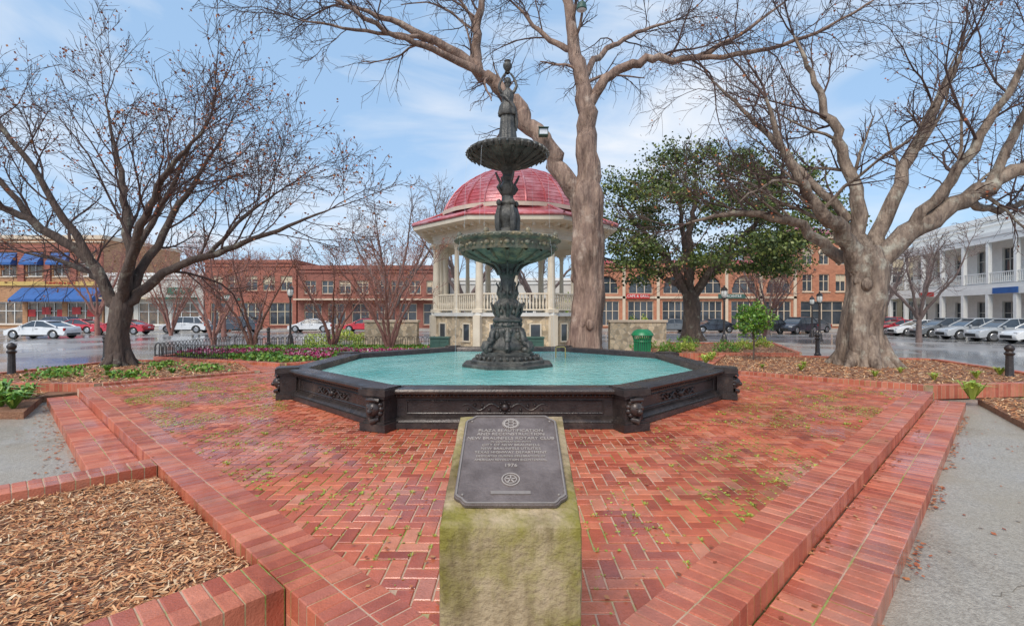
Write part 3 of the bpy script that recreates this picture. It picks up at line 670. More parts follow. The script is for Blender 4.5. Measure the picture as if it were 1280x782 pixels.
# ---------------------------------------------------------------- trees
def crom(pts,rads,sub=5):
    P_=[Vector(p) for p in pts]; out=[];ro=[]
    for i in range(len(P_)-1):
        p0=P_[max(i-1,0)];p1=P_[i];p2=P_[i+1];p3=P_[min(i+2,len(P_)-1)]
        for k in range(sub):
            q=k/sub; q2=q*q;q3=q2*q
            out.append(.5*((2*p1)+(-p0+p2)*q+(2*p0-5*p1+4*p2-p3)*q2+(-p0+3*p1-3*p2+p3)*q3)); ro.append(rads[i]*(1-q)+rads[i+1]*q)
    out.append(P_[-1]); ro.append(rads[-1]); return out,ro
def rvec(r_): return Vector((r_.gauss(0,1),r_.gauss(0,1),r_.gauss(0,1)))
def grow(p,tw,r_,pos,d,Ln,rd,lvl,cfg,ends):
    n=cfg['seg'][lvl]; pts=[pos.copy()]; rs=[rd]; st=Ln/n; d=d.normalized(); mn=cfg.get('mn',.0045)
    tip=max(mn,rd*.3)
    for i in range(n):
        d=(d+rvec(r_)*cfg['wig']+Vector((0,0,cfg['up'][lvl]))).normalized()
        pos=pos+d*st; pts.append(pos.copy()); rs.append(rd+(tip-rd)*(i+1)/n)
    (p if lvl==0 and rd>.05 else tw).tube(pts,rs,5 if lvl==0 else (4 if lvl==1 else 3))
    if lvl<cfg['max']:
        k=cfg['kids'][lvl]
        for i in range(k):
            f=.12+.88*(i+r_.random())/k; j=min(n-1,int(f*n)); q=pts[j].lerp(pts[j+1],f*n-j); dd=(pts[j+1]-pts[j]).normalized()
            pr=rvec(r_); pr=(pr-dd*pr.dot(dd)).normalized(); a=r_.uniform(.4,1.0)
            nd=dd*math.cos(a)+pr*math.sin(a)
            grow(p,tw,r_,q,nd,Ln*cfg['ratio']*r_.uniform(.55,1.25)*(1.15-.4*f),max(mn*1.5,rs[j]*.5),lvl+1,cfg,ends)
    else: ends.append(pts[-1]); ends.append(pts[len(pts)//2])
def limb(p,tw,r_,pts,rads,cfg,ends,kids,Lk,start=.25,n=10,bump=.08,sr=.34):
    P_,R_=crom(pts,rads,6)
    for i in range(2,len(P_)-1): P_[i]=P_[i]+rvec(r_)*min(.06,R_[i]*.35)
    p.tube(P_,R_,n,bump=bump)
    m_=len(P_)-1
    for i in range(kids):
        f=start+(1-start)*(i+r_.random())/kids; j=min(m_-1,int(f*m_)); dd=(P_[j+1]-P_[j]).normalized()
        pr=rvec(r_)+Vector((0,0,.35)); pr=(pr-dd*pr.dot(dd)).normalized(); a=r_.uniform(.45,1.05); nd=dd*math.cos(a)+pr*math.sin(a)
        grow(p,tw,r_,P_[j].lerp(P_[j+1],f*m_-j),nd,Lk*r_.uniform(.6,1.25)*(1.2-.4*f),min(.075,max(.014,R_[j]*sr)),0,cfg,ends)
    for q in (0,1): grow(p,tw,r_,P_[-1],(P_[-1]-P_[-2]).normalized()+rvec(r_)*.25*q,Lk*.9,R_[-1],0,cfg,ends)
def leafquads(ends,parent,name,mt,prob,size,seed,k=2,jit=.12):
    g=np.random.default_rng(seed); L_=[]
    for e in ends:
        if g.random()<prob:
            for _ in range(k): L_.append((e.x+g.normal()*jit,e.y+g.normal()*jit,e.z+g.normal()*jit))
    return quadcloud(name,L_,size,size,mt,seed) if L_ else None
def tree(name,loc,bark,twig,trunk,trr,limbs,cfg,seed,kids,Lk,leaf=None,tn=20,start=.25,flare=1.0):
    t=Thing(name,loc); p=t.part('trunk_and_limbs',bark,70); tw=t.part('twigs',twig,0); r_=random.Random(seed); ends=[]
    P_,R_=crom(trunk,trr,9); p.tube(P_,R_,tn,bump=.13)
    if flare:
        for i in range(7):
            a=i*2*pi/7+r_.uniform(-.3,.3); R0=trr[0]*flare; c=Vector((math.cos(a),math.sin(a),0))
            p.tube([c*R0*.45+Vector((0,0,R0*1.2)),c*R0*.8+Vector((0,0,R0*.4)),c*R0*1.2+Vector((0,0,.04)),c*R0*1.5+Vector((0,0,-.08))],[R0*.35,R0*.32,R0*.2,R0*.08],8)
        if tn>25:
            for i in range(9):
                a=r_.uniform(0,2*pi); f=r_.uniform(.2,.9); j=int(f*(len(P_)-1)); c=P_[j]+Vector((math.cos(a),math.sin(a),0))*R_[j]*.86; p.ball(tuple(c),R_[j]*r_.uniform(.16,.3),10,sz=1.3)
    for pts,rads in limbs: limb(p,tw,r_,pts,rads,cfg,ends,kids,Lk,start)
    if leaf:
        o=leafquads(ends,t,'leaves',*leaf[0:1],*leaf[1:])
        if o: t.extra.append(o)
    t.done(); return ends
cfgS=dict(seg=[7,5,3],max=2,kids=[9,6],up=[.05,.03,.02],wig=.14,ratio=.5,mn=.005)
tree('bare_tree',(-12.25,15,-.05),M['barkD'],M['twigD'],[(0,0,-.1),(-.05,0,.35),(-.04,0,1.1),(.03,0,1.75),(.05,0,2.15)],[.38,.31,.28,.29,.23],
 [([(0,0,1.7),(-.9,-.3,3.4),(-2.3,-.8,4.5),(-4.0,-1.2,5.4),(-5.8,-1.5,6.1)],[.18,.14,.10,.06,.025]),
  ([(0,0,1.8),(.2,.2,3.4),(-.3,.5,5.6),(-.9,.8,7.4),(-1.3,1,8.8)],[.19,.14,.10,.05,.02]),
  ([(.05,0,1.8),(1.2,.2,2.9),(3.0,.5,3.7),(4.8,.3,4.3),(6.6,0,4.9)],[.17,.13,.10,.06,.02]),
  ([(.05,0,1.9),(1.2,-.8,3.9),(2.4,-1.5,5.4),(3.9,-2,6.6)],[.17,.12,.08,.025]),
  ([(0,0,1.7),(-1.5,.8,2.9),(-3.2,1.5,3.4),(-5.4,2,3.9)],[.15,.11,.07,.025]),
  ([(0,0,1.9),(.5,1.2,4.3),(1.1,2,6.4),(1.7,2.6,8.2)],[.15,.11,.07,.02]),
  ([(-.6,-.2,3.0),(-1.5,-.8,5.3),(-2.6,-1.2,7.2),(-3.6,-1.4,8.6)],[.12,.09,.06,.02]),
  ([(-2.0,-.6,4.3),(-3.4,-.6,5.9),(-4.9,-.6,7.2),(-6.2,-.6,8.2)],[.09,.07,.05,.02]),
  ([(2.4,.4,3.4),(3.6,.6,4.8),(4.8,.8,5.8)],[.07,.05,.02]),
  ([(.1,.2,3.2),(1.0,.6,5.4),(1.9,.6,7.3)],[.11,.08,.02])],
 cfgS,11,10,2.9,leaf=(M['rust'],.14,.075,1))
tree('bare_tree',(11.0,15,-.03),M['barkR'],M['twigD'],[(0,0,-.1),(-.02,0,.4),(-.05,0,1.3),(.05,0,2.4),(.12,0,3.2),(.15,0,3.7)],[.80,.64,.56,.54,.56,.34],
 [([(-.1,0,2.8),(-.75,-.2,4.0),(-1.9,-.5,5.0),(-2.9,-.8,6.3),(-3.6,-1,7.9)],[.32,.24,.17,.11,.04]),
  ([(.25,0,2.9),(1.4,-.3,4.3),(3.3,-.6,5.4),(5,-.9,6.3),(7,-1.2,7.4)],[.36,.28,.22,.16,.07]),
  ([(.1,.2,3.2),(.1,.5,5.6),(-.4,.8,7.6),(-1,1,9.6),(-1.5,1.2,11)],[.28,.20,.14,.08,.03]),
  ([(.4,.2,3.3),(1.6,.4,6.2),(2.8,.6,8.4),(3.8,.8,10.2)],[.26,.18,.11,.04]),
  ([(-.4,.3,3.3),(-1.8,.9,4.6),(-3.5,1.3,5.0),(-5.0,1.6,4.7)],[.20,.15,.09,.03]),
  ([(1.2,-.2,4.1),(2.4,-1.0,6.4),(3.0,-1.8,8.4),(3.0,-2.4,10.0)],[.18,.13,.08,.03]),
  ([(2.6,-.5,5.0),(4.4,.2,4.9),(6.0,.6,5.2),(7.5,1,4.7)],[.13,.10,.07,.03]),
  ([(3.3,-.6,5.4),(4.2,-.8,7.6),(5.4,-.9,9.4),(6.6,-1,11)],[.14,.10,.07,.03]),
  ([(-.1,.5,4.6),(-1.4,1.4,6.8),(-2.6,2.0,8.6),(-3.8,2.3,10.0)],[.15,.11,.07,.03]),
  ([(5,-.9,6.3),(6.4,-.4,7.8),(7.4,0,9.4)],[.12,.08,.03])],
 dict(seg=[7,5,3],max=2,kids=[9,6],up=[.03,.02,.0],wig=.16,ratio=.5,mn=.005),23,10,2.9,leaf=(M['rust'],.05,.07,1),tn=36,flare=.9)
tree('bare_tree',(2.95,19,-.2),M['barkC'],M['twigD'],[(0,0,-.1),(0,0,.6),(.05,0,2.5),(.08,0,4.6),(0,0,6.3),(-.05,0,7.0)],[.78,.68,.62,.60,.64,.42],
 [([(-.15,0,5.9),(-1.0,0,7.5),(-2.0,.2,9.0),(-3.1,.2,10.4),(-4.4,.2,11.6),(-6.8,-.3,12.8),(-9,-.8,13.4)],[.40,.37,.34,.31,.22,.13,.05]),
  ([(.05,0,6.2),(.05,0,8.5),(-.1,0,10.6),(-.5,.1,12.8),(-.9,.2,15)],[.52,.43,.33,.24,.14]),
  ([(-.1,0,9.8),(.9,-.2,11.1),(2.2,-.4,11.6),(3.9,-.5,11.6),(5.4,-.6,12.2),(7.4,-.8,13.6)],[.22,.19,.16,.12,.08,.03]),
  ([(-4.3,.2,11.5),(-4.4,.3,13.0),(-4.1,.4,15)],[.22,.17,.10]),
  ([(-3.9,.2,11.2),(-5.6,-.6,11.7),(-7.6,-1.4,12.2),(-9.6,-2,13.2),(-11,-2.2,14.2)],[.18,.13,.09,.06,.03]),
  ([(-.2,0,11),(.8,1,12.6),(2.4,1.6,13.8),(4.2,2,14.6)],[.16,.12,.08,.03]),
  ([(-.4,.1,12.2),(-1.6,.8,13.2),(-2.8,1,14.6)],[.14,.10,.04]),
  ([(3.6,-.5,11.6),(5.6,-1.6,11.2),(7.6,-2.4,11.5),(9.4,-3,12.4)],[.10,.08,.05,.02]),
  ([(-6.4,-.2,12.6),(-8.2,-1.6,12.0),(-10.2,-2.6,11.8)],[.09,.06,.02])],
 dict(seg=[7,5,3],max=2,kids=[7,6],up=[-.01,-.03,-.04],wig=.18,ratio=.55,mn=.006),31,8,3.0,tn=36,start=.42,flare=.8)
cfgO=dict(seg=[5,4,3],max=2,kids=[5,4],up=[.02,0,0],wig=.15,ratio=.55,mn=.012)
ends=tree('live_oak_tree',(12.4,33,-.3),M['barkD'],M['barkD'],[(0,0,-.1),(0,0,1),(-.1,0,2.5),(-.2,0,3.4)],[.75,.6,.55,.5],
 [([(-.2,0,3.0),(-1.5,0,5.2),(-3.2,-.3,7.2),(-4.6,0,9)],[.35,.26,.17,.07]),([(0,0,3.0),(1.6,.3,4.8),(3.6,.3,6.2),(6.5,0,7.2)],[.35,.26,.17,.07]),
  ([(-.2,0,3.2),(.0,.6,6.2),(.4,1,9),(.6,1,11.4)],[.33,.26,.17,.07]),([(-.2,0,3.2),(-2,1,4.6),(-4,1.6,5.4),(-6.4,1.4,6)],[.26,.17,.12,.05]),
  ([(-.1,0,3.2),(-1,-1.4,6),(-1.6,-2.2,8.6),(-1.4,-2.6,10.6)],[.26,.17,.12,.05]),([(.1,0,3.2),(1.4,-1.8,5.6),(3.2,-2.6,7.8),(4.4,-2.6,9.6)],[.26,.17,.12,.05]),
  ([(3,.3,6),(5.5,.6,6.4),(8.5,.6,6.8)],[.15,.10,.04])],cfgO,7,6,2.4,flare=.9)
g_=np.random.default_rng(77); clumps=[]
while len(clumps)<205:
    q=g_.normal(size=3); q/=np.linalg.norm(q); k=g_.uniform(.3,1)**.55
    wob=1+.34*noise.noise(Vector(q*1.7)+Vector((5,2,1)))+.16*noise.noise(Vector(q*4))
    c=np.array([13.2+q[0]*8.4*k*wob,33+q[1]*5*k*wob,7.9+q[2]*5.5*k*wob])
    if c[2]<3.7+.5*noise.noise(Vector(c*.5)) : continue
    if noise.noise(Vector(c*.42))<-.06: continue
    clumps.append(c)
L_=[]
for c in clumps:
    n=g_.integers(120,300); sp_=g_.uniform(.35,.75); q=g_.normal(size=(n,3))*np.array([sp_*1.1,sp_,sp_*.42]); L_.append(c+q)
L_=np.concatenate(L_)
o=quadcloud('live_oak_foliage',L_,.19,.14,M['oakleaf'],6); 
o.parent=bpy.data.objects['live_oak_tree']; o.location=(-12.4,-33,.3); o.name='foliage'
def myrtle(x,y,h,seed,mt,leafp=.05,nst=6,kids=5):
    r_=random.Random(seed); limbs=[]
    for i in range(nst):
        a=i*2*pi/nst+r_.uniform(-.4,.4); s_=h*r_.uniform(.32,.5); c=Vector((math.cos(a),math.sin(a),0))
        limbs.append(([(c.x*.05,c.y*.05,.1),tuple(c*s_*.22+Vector((0,0,h*.25))),tuple(c*s_*.55+Vector((0,0,h*.5))),tuple(c*s_*.9+Vector((0,0,h*.74)))],[.08,.06,.04,.018]))
    tree('crape_myrtle_tree',(x,y,-.1),mt,mt,[(0,0,-.1),(0,0,.15),(0,0,.3)],[.16,.15,.1],limbs,dict(seg=[5,4,3],max=2,kids=[5,5],up=[.12,.08,.04],wig=.15,ratio=.55,mn=.005),seed,kids,h*.27,
         leaf=(M['rust'],leafp,.06,seed),tn=10,flare=0)
for a in ((-11.9,22.0,4.9,1),(-8.6,23.0,4.5,2),(-5.3,20.8,4.9,3),(-7.4,27.5,5.8,4),(-16.8,27,5.2,5)): myrtle(*a,M['twigR'],.14,5)
myrtle(-27,38,7.5,21,M['twigR'],.5,8,7)
myrtle(20,38,5.5,22,M['twigR'],.35,7)
def far_tree(x,y,h,seed,mt,rx=.42,n=6):
    r_=random.Random(seed); limbs=[]
    for i in range(n):
        a=i*2*pi/n+r_.uniform(-.5,.5); c=Vector((math.cos(a),math.sin(a),0)); s_=h*r_.uniform(rx*.5,rx)
        limbs.append(([(0,0,h*.2),tuple(c*s_*.4+Vector((0,0,h*.42))),tuple(c*s_*.8+Vector((0,0,h*.62))),tuple(c*s_+Vector((0,0,h*r_.uniform(.72,.86))))],[h*.016,h*.011,h*.007,h*.003]))
    tree('bare_tree',(x,y,-.4),mt,mt,[(0,0,-.1),(0,0,h*.1),(0,0,h*.24)],[h*.028,h*.022,h*.019],limbs,dict(seg=[5,4,3],max=2,kids=[6,4],up=[.06,.04,.02],wig=.15,ratio=.55,mn=.008),seed,7,h*.2,tn=10,flare=0)
for a in ((-9.5,38,11,1,M['twigG']),(-4,41,12.5,2,M['twigG']),(-24,40,8,3,M['twigR']),(2.5,46,11,8,M['twigG']),(33,43,8.5,9,M['twigG']),(37.5,30.5,9.5,10,M['twigG']),(24,45,8,12,M['twigG']),(-38,44,8,13,M['twigR']),(28,33,7.5,15,M['twigG'])): far_tree(*a)

t=Thing('small_green_tree',(8.35,16.6,-.03)); p=t.part('stem',M['barkD'],60)
p.tube([(0,0,0),(.02,0,.5),(-.02,0,1.0),(.02,0,1.6)],[.035,.03,.025,.012],8)
for i in range(9): 
    a=i*2.4; p.tube([(0,0,.6+i*.1),(math.cos(a)*.3,math.sin(a)*.3,.9+i*.1)],[.012,.005],5)
g_=np.random.default_rng(5); q=g_.normal(size=(2600,3)); q/=np.linalg.norm(q,axis=1)[:,None]; q*=g_.uniform(.3,1,(2600,1))**.5; q=q*np.array([.6,.5,.55])*(1+.3*np.sin(q[:,:1]*9)+.15*np.sin(q[:,2:]*13)); q[:,2]+=1.4
t.extra.append(quadcloud('leaves',q,.085,.055,M['leafG'],2)); t.done()

def shrub(name,x,y,z,rx,ry,rz_,n,mt,seed,sz=.06):
    g=np.random.default_rng(seed); q=g.normal(size=(n,3)); q/=np.linalg.norm(q,axis=1)[:,None]; q*=(g.uniform(.2,1,(n,1))**.45); q[:,2]=abs(q[:,2])
    q=q*np.array([rx,ry,rz_])*(1+.22*np.sin(q[:,:1]*11+seed)); o=quadcloud(name,q,sz,sz*.7,mt,seed); o.location=(x,y,z); return o
shrub('hedge',-9.8,29,-.3,2.8,1.2,.8,5000,M['leafY'],3,.09)
shrub('hedge',-6.6,25.0,-.1,1.6,.6,.5,2500,M['leafY'],4,.07)
shrub('yellow_bush',8.2,31,-.3,1.2,.9,1.6,2500,M['leafY'],5,.11)
shrub('yellow_bush',4.3,36,-.3,1.8,.9,2.9,3000,M['leafY'],15,.14)
for i,(x,y,s_) in enumerate(((6.6,20.2,.5),(7.6,21,.45),(9.2,20.6,.55),(10.6,22,.5),(6.2,22.5,.6),(12.2,23.5,.5),(8.6,23.6,.6))): shrub('shrub',x,y,-.06,s_,s_,s_*.9,700,M['leafY'] if i%2 else M['leafG'],20+i,.07)
g_=np.random.default_rng(12); pv=[Vector(q) for q in [(-12.5,17.7),(-7.2,15.6),(-3.2,19.0),(-3.8,22.2),(-12.9,22.2)]]
fl_=[];gr=[];lw_=[]
while len(fl_)<2600:
    x=g_.uniform(-13,-3); y=g_.uniform(15.3,22.3)
    if not inside(x,y,pv,0): continue
    q=noise.noise(Vector((x*.4+y*.3,y*1.1,2)))
    if y<19.8 and q>.02: fl_.append((x,y,.10+g_.uniform(0,.12)))
    gr.append((x,y,g_.uniform(-.02,.15)))
    if y>18.4: lw_+= [(x,y,g_.uniform(-.02,.10)),(x+.06,y-.05,g_.uniform(-.02,.10)),(x-.07,y+.04,g_.uniform(-.02,.12)),(x-.03,y+.1,g_.uniform(-.02,.12))]
quadcloud('magenta_flowers',fl_,.07,.07,M['flower'],3)
quadcloud('flower_foliage',gr,.11,.08,M['leafG'],3)
quadcloud('lawn_grass',lw_,.11,.05,M['grass'],4)
def plants(name,sp,mt,h,n,w,spread,seed):
    for i,q in enumerate(sp):
        o=blades(name,[(0,0,0,q[3])],mt,h,n,w,spread,seed+i); o.location=q[:3]
plants('lily_plant',[(-9.7,9.1,-.17,1.1),(-10.4,9.7,-.17,1.2),(-9.25,8.9,-.17,.9),(-11.3,9.3,-.17,1.1),(-12.4,10.2,-.17,1.),(-10.0,9.9,-.17,.9),(-10.2,12.2,-.05,.55),(-9.2,13,-.05,.5),(-11.3,13.4,-.05,.6),(-8.6,13.9,-.05,.5),(-10.0,13.6,-.05,.5)],M['leafG'],.46,46,.055,1.2,3)
plants('lily_plant',[(9.35,9.75,-.15,1.2),(10.2,11.6,-.03,.6),(9.3,12.3,-.03,.5),(11.6,12.0,-.03,.6),(12.8,12.6,-.03,.7),(8.2,13.6,-.03,.55),(8.9,14.6,-.03,.5),(10.6,13.1,-.03,.5),(7.4,14.2,-.03,.4)],M['leafY'],.42,44,.04,1.1,30)
plants('variegated_plant',[(9.6,8.7,-.19,1.),(10.4,8.4,-.19,1.2),(9.2,8.2,-.19,.8),(11.2,9.2,-.19,1),(8.9,7.9,-.19,.8),(6.3,15.6,-.03,1.0),(6.9,16.6,-.03,1.0)],M['leafY'],.38,60,.03,1.3,50)
g_=np.random.default_rng(2); L_=[]
for c in ((-9.8,12.3),(-8.7,13.6),(-11.6,12.2),(-10.6,14.6),(-12.4,13.3)):
    q=g_.normal(size=(200,2))*.25; L_+= [(c[0]+a,c[1]+b_,-.03+g_.uniform(0,.16)) for a,b_ in q]
quadcloud('groundcover',L_,.09,.06,M['leafG'],1)
g_=np.random.default_rng(4); L_=[]
for i in range(260):
    x=g_.uniform(-110,110); h=2.5+2.5*abs(noise.noise(Vector((x*.06,0,0))))*2; c=np.array([x,g_.uniform(76,92),g_.uniform(0,h)])
    L_.append(c+g_.normal(size=(110,3))*np.array([1.8,1.5,1.3]))
quadcloud('distant_trees',np.concatenate(L_),.5,.4,M['fade'],3)

# ---------------------------------------------------------------- street furniture
def bollard(x,y,z=-.31,h=1.1):
    t=Thing('bollard',(x,y,z)); p=t.part('post',M['iron'],35)
    p.lathe([(.17,0),(.17,.08),(.13,.12),(.12,.2),(.14,.23),(.10,.27),(.085,.32),(.075,.82),(.10,.85),(.11,.88),(.085,.90),(.07,.93),(.10,.98),(.10,1.03),(.06,1.09),(.001,1.12)],20,fold=10,amp=.03); t.done()
for a in ((-13.45,12.9,-.31),(12.75,12.3,-.31),(12.35,19.4,-.31),(-13.6,26.8,-.31),(-14.9,17.6,-.31)): bollard(*a)
def lamp(x,y,z=-.31,h=3.4):
    t=Thing('street_lamp',(x,y,z)); p=t.part('post',M['iron'],35); gl=t.part('globe',M['globe'],40)
    p.lathe([(.22,0),(.22,.12),(.17,.2),(.15,.5),(.10,.6),(.07,.7),(.055,h-.9),(.09,h-.86),(.06,h-.8),(.16,h-.72),(.15,h-.68)],16,fold=8,amp=.03)
    gl.lathe([(.10,h-.68),(.17,h-.55),(.19,h-.4),(.15,h-.24)],16)
    p.lathe([(.20,h-.25),(.21,h-.22),(.12,h-.1),(.04,h-.05),(.05,h),(.001,h+.08)],16)
    for i in range(6):
        a=i*pi/3; p.tube([(math.cos(a)*.11,math.sin(a)*.11,h-.68),(math.cos(a)*.2,math.sin(a)*.2,h-.42),(math.cos(a)*.17,math.sin(a)*.17,h-.24)],[.01]*3,4)
    t.done()
for a in ((12.6,28.5,-.31,3.5),(-13.3,28.8,-.31,3.6),(20.5,32,-.31,3.3),(25,40,-.4,3.4)): lamp(*a)
t=Thing('trash_can',(5.05,18.6,-.31)); p=t.part('slats',M['green'],30); q=t.part('liner',M['boxg'],30)
for i in range(26):
    a=i*2*pi/26; ca,sa=math.cos(a),math.sin(a)
    rr_=[(.27,.06),(.30,.5),(.31,.85),(.36,1.02),(.40,1.06)]
    p.tube([(ca*r_,sa*r_,z) for r_,z in rr_],[.020,.022,.022,.02,.018],4)
for r_,z in ((.285,.12),(.325,.82),(.41,1.06)): p.tube([(r_*math.cos(i*pi/12),r_*math.sin(i*pi/12),z) for i in range(25)],[.022]*25,6)
q.lathe([(.25,.05),(.27,.9)],20); p.lathe([(.42,1.06),(.40,1.12),(.32,1.22),(.2,1.28),(.19,1.26),(.18,1.15)],24); p.lathe([(.20,0),(.24,.05),(.1,.06)],16)
t.done()
t=Thing('hoop_fence',(0,0,-.06)); p=t.part('hoops',M['iron'],40)
def fence(a,b_):
    a=Vector(a);b_=Vector(b_); Ln=(b_-a).length; n=int(Ln/.22)
    for i in range(n+1):
        c=a.lerp(b_,i/n); c2=a.lerp(b_,min(1,(i+1.6)/n)); 
        p.tube([(c.x,c.y,0),(c.x,c.y,.42),((c.x*.85+c2.x*.15),(c.y*.85+c2.y*.15),.52),((c.x+c2.x)/2,(c.y+c2.y)/2,.56),((c.x*.15+c2.x*.85),(c.y*.15+c2.y*.85),.52),(c2.x,c2.y,.42),(c2.x,c2.y,0)],[.012]*7,5)
    p.tube([(a.x,a.y,.12),(b_.x,b_.y,.12)],[.012]*2,5)
fence((-13.1,17.6),(-13.4,22.8)); fence((-13.4,22.8),(-3.2,22.8)); fence((-13.0,17.5),(-9.6,16.2)); t.done()
t=Thing('floodlight',(1.2,18.4,8.5)); p=t.part('housing',M['boxg'],30,bevel=.01); q=t.part('lens',M['lampw'],0)
p.box((0,0,0),(.36,.3,.26)); q.box((0,-.156,0),(.3,.01,.2)); p.tube([(0,.1,.1),(-.15,.3,.35)],[.03,.03],6); p.box((0,-.18,.14),(.4,.12,.02)); t.done()
t=Thing('floodlight',(2.6,17.9,12.9)); p=t.part('housing',M['boxg'],30,bevel=.01); q=t.part('lens',M['lampw'],0)
p.lathe([(.06,.3),(.16,.22),(.2,0),(.17,-.02)],14); q.lathe([(.17,-.02),(.1,-.06),(.001,-.07)],14); p.tube([(0,0,.25),(.1,.5,.5)],[.03,.03],6); t.done()
t=Thing('small_sign',(-7.3,25.2,-.31)); p=t.part('post',M['iron'],0); q=t.part('panel',M['white'],0)
p.box((0,0,.6),(.05,.05,1.2)); q.box((0,-.035,1.2),(.4,.02,.3)); t.done()
t=Thing('brass_pipe',(1.15,12.6,.43)); p=t.part('pipe',M['yellow'],40); p.tube([(0,0,0),(0,0,.25),(.03,0,.28),(.22,0,.28),(.25,0,.25),(.25,0,0)],[.014]*6,8); t.done()

# ---------------------------------------------------------------- buildings
brng=random.Random(44)
def facade(t,W,H,D,ops,wall,glass='glass',frame='white',cornice=None,corn_h=.5,recess=.22):
    w=t.part('walls',M[wall],0); g=t.part('windows',M[glass],0); f=t.part('window_frames',M[frame],0); c=t.part('cornice',M[cornice or frame],0); r_=t.part('roof',M['stucco'],0); bl=t.part('blinds',M['tan'],0)
    xs=sorted({0,W}|{o[0] for o in ops}|{o[1] for o in ops}); zs=sorted({0,H}|{o[2] for o in ops}|{o[3] for o in ops})
    for i in range(len(xs)-1):
        for j in range(len(zs)-1):
            mx=(xs[i]+xs[i+1])/2; mz=(zs[j]+zs[j+1])/2
            if any(o[0]<mx<o[1] and o[2]<mz<o[3] for o in ops): continue
            w.quad((xs[i],0,zs[j]),(xs[i+1],0,zs[j]),(xs[i+1],0,zs[j+1]),(xs[i],0,zs[j+1]))
    w.quad((0,D,0),(0,0,0),(0,0,H),(0,D,H)); w.quad((W,0,0),(W,D,0),(W,D,H),(W,0,H)); w.quad((W,D,0),(0,D,0),(0,D,H),(W,D,H))
    r_.quad((0,0,H-.02),(W,0,H-.02),(W,D,H-.02),(0,D,H-.02))
    for o in ops:
        x0,x1,z0,z1,arch=o[:5]; nm=o[5] if len(o)>5 else 1; y=recess
        w.quad((x0,0,z0),(x0,y,z0),(x0,y,z1),(x0,0,z1)); w.quad((x1,y,z0),(x1,0,z0),(x1,0,z1),(x1,y,z1)); w.quad((x0,y,z1),(x1,y,z1),(x1,0,z1),(x0,0,z1)); w.quad((x0,0,z0),(x1,0,z0),(x1,y,z0),(x0,y,z0))
        g.quad((x0,y-.01,z0),(x1,y-.01,z0),(x1,y-.01,z1),(x0,y-.01,z1))
        if brng.random()<.4 and z0>3:
            hh=brng.uniform(.2,.6)*(z1-z0); bl.box(((x0+x1)/2,y-.018,z1-hh/2),(x1-x0-.1,.01,hh))
        fw=.09
        for k in range(nm+2):
            xx=x0+fw/2+(x1-x0-fw)*k/(nm+1); f.box((xx,y-.06,(z0+z1)/2),(fw,.06,z1-z0))
        f.box(((x0+x1)/2,y-.055,z0+.05),(x1-x0,.05,.1)); f.box(((x0+x1)/2,y-.055,z1-.05),(x1-x0,.05,.1)); f.box(((x0+x1)/2,y-.055,z0+(z1-z0)*.6),(x1-x0,.05,.07))
        if arch:
            rr_=(x1-x0)/2; cx=(x0+x1)/2; zc=z1-rr_; n=12; arc=[(cx+rr_*math.cos(pi*k/n),zc+rr_*math.sin(pi*k/n)) for k in range(n+1)]
            for k in range(n):
                a,b_=arc[k],arc[k+1]; w.quad((a[0],.001,a[1]),(a[0],.001,z1+.001),(b_[0],.001,z1+.001),(b_[0],.001,b_[1])) 
            c.tube([(x,-.03,z) for x,z in arc],[.13]*len(arc),4)
        else:
            c.box(((x0+x1)/2,-.06,z0-.07),(x1-x0+.2,.12,.12))
    c.box((W/2,D/2-.0,H+corn_h*.5),(W+.3,D+.3,corn_h)); c.box((W/2,-.08,H-.35),(W+.1,.14,.16))
    return w,g,f,c
def awning(p,x0,x1,z0,z1,out):
    p.add([(x0,-.02,z1),(x1,-.02,z1),(x1,-out,z0),(x0,-out,z0),(x0,-out,z0-.3),(x1,-out,z0-.3),(x0,-.02,z0-.3),(x1,-.02,z0-.3)],[(0,1,2,3),(3,2,5,4),(0,3,4,6),(1,7,5,2)])
def sign(t,body,x,z,size,mt,y=-.2,back=None,bw=0,bh=0):
    Mt=Matrix.Translation((x,y-.05,z))@Matrix.Rotation(pi/2,4,'X')
    t.extra.append(text_mesh(body,size,M[mt],Mt,.02,'sign_lettering'))
    if back: q=t.part('sign_board',M[back],0); q.box((x,y,z),(bw,.08,bh))
z0=-.31
t=Thing('brick_store_building',(-72,60.5,z0))
ops=[(i*3.3+1.0,i*3.3+2.9,6.5,9.2,False,1) for i in range(6)]+[(i*5.0+.9,i*5.0+5.3,.5,3.3,False,3) for i in range(4)]
facade(t,20.5,11.2,14,ops,'ybrick','glassb','white','lightbrick',.5)
aw=t.part('blue_awnings',M['blue'],0)
for i in range(3): awning(aw,10.2+i*3.45,13.5+i*3.45,3.6,5.1,1.7)
for i in range(2,5): awning(aw,i*3.3+.8,i*3.3+3.1,8.2,9.5,.9)
yb=t.part('yellow_band',M['yellow'],0); yb.box((10.2,-.1,5.6),(20.4,.2,.5)); yb=t.part('red_brick_band',M['rbrick'],0); yb.box((10.2,-.1,10.1),(20.4,.18,.9)); 
for i in range(7): yb.box((.35+i*3.3,-.1,7.7),(.8,.2,3.7))
rd=t.part('window_displays',M['redp'],0)
for i in range(5): rd.box((11.3+i*1.9,.12,1.9+.3*(i%2)),(1.1,.02,.9))
sign(t,'FURNITURE & GIFTS',15.3,5.65,.42,'redp'); t.done()
t=Thing('brick_store_building',(-51.3,60.5,z0))
facade(t,12.4,6.6,14,[(.6,3.6,.4,3.2,False,2),(4.2,7.8,.4,3.2,False,2),(8.4,11.8,.4,3.2,False,2)],'stucco','glassb','white','white',.35)
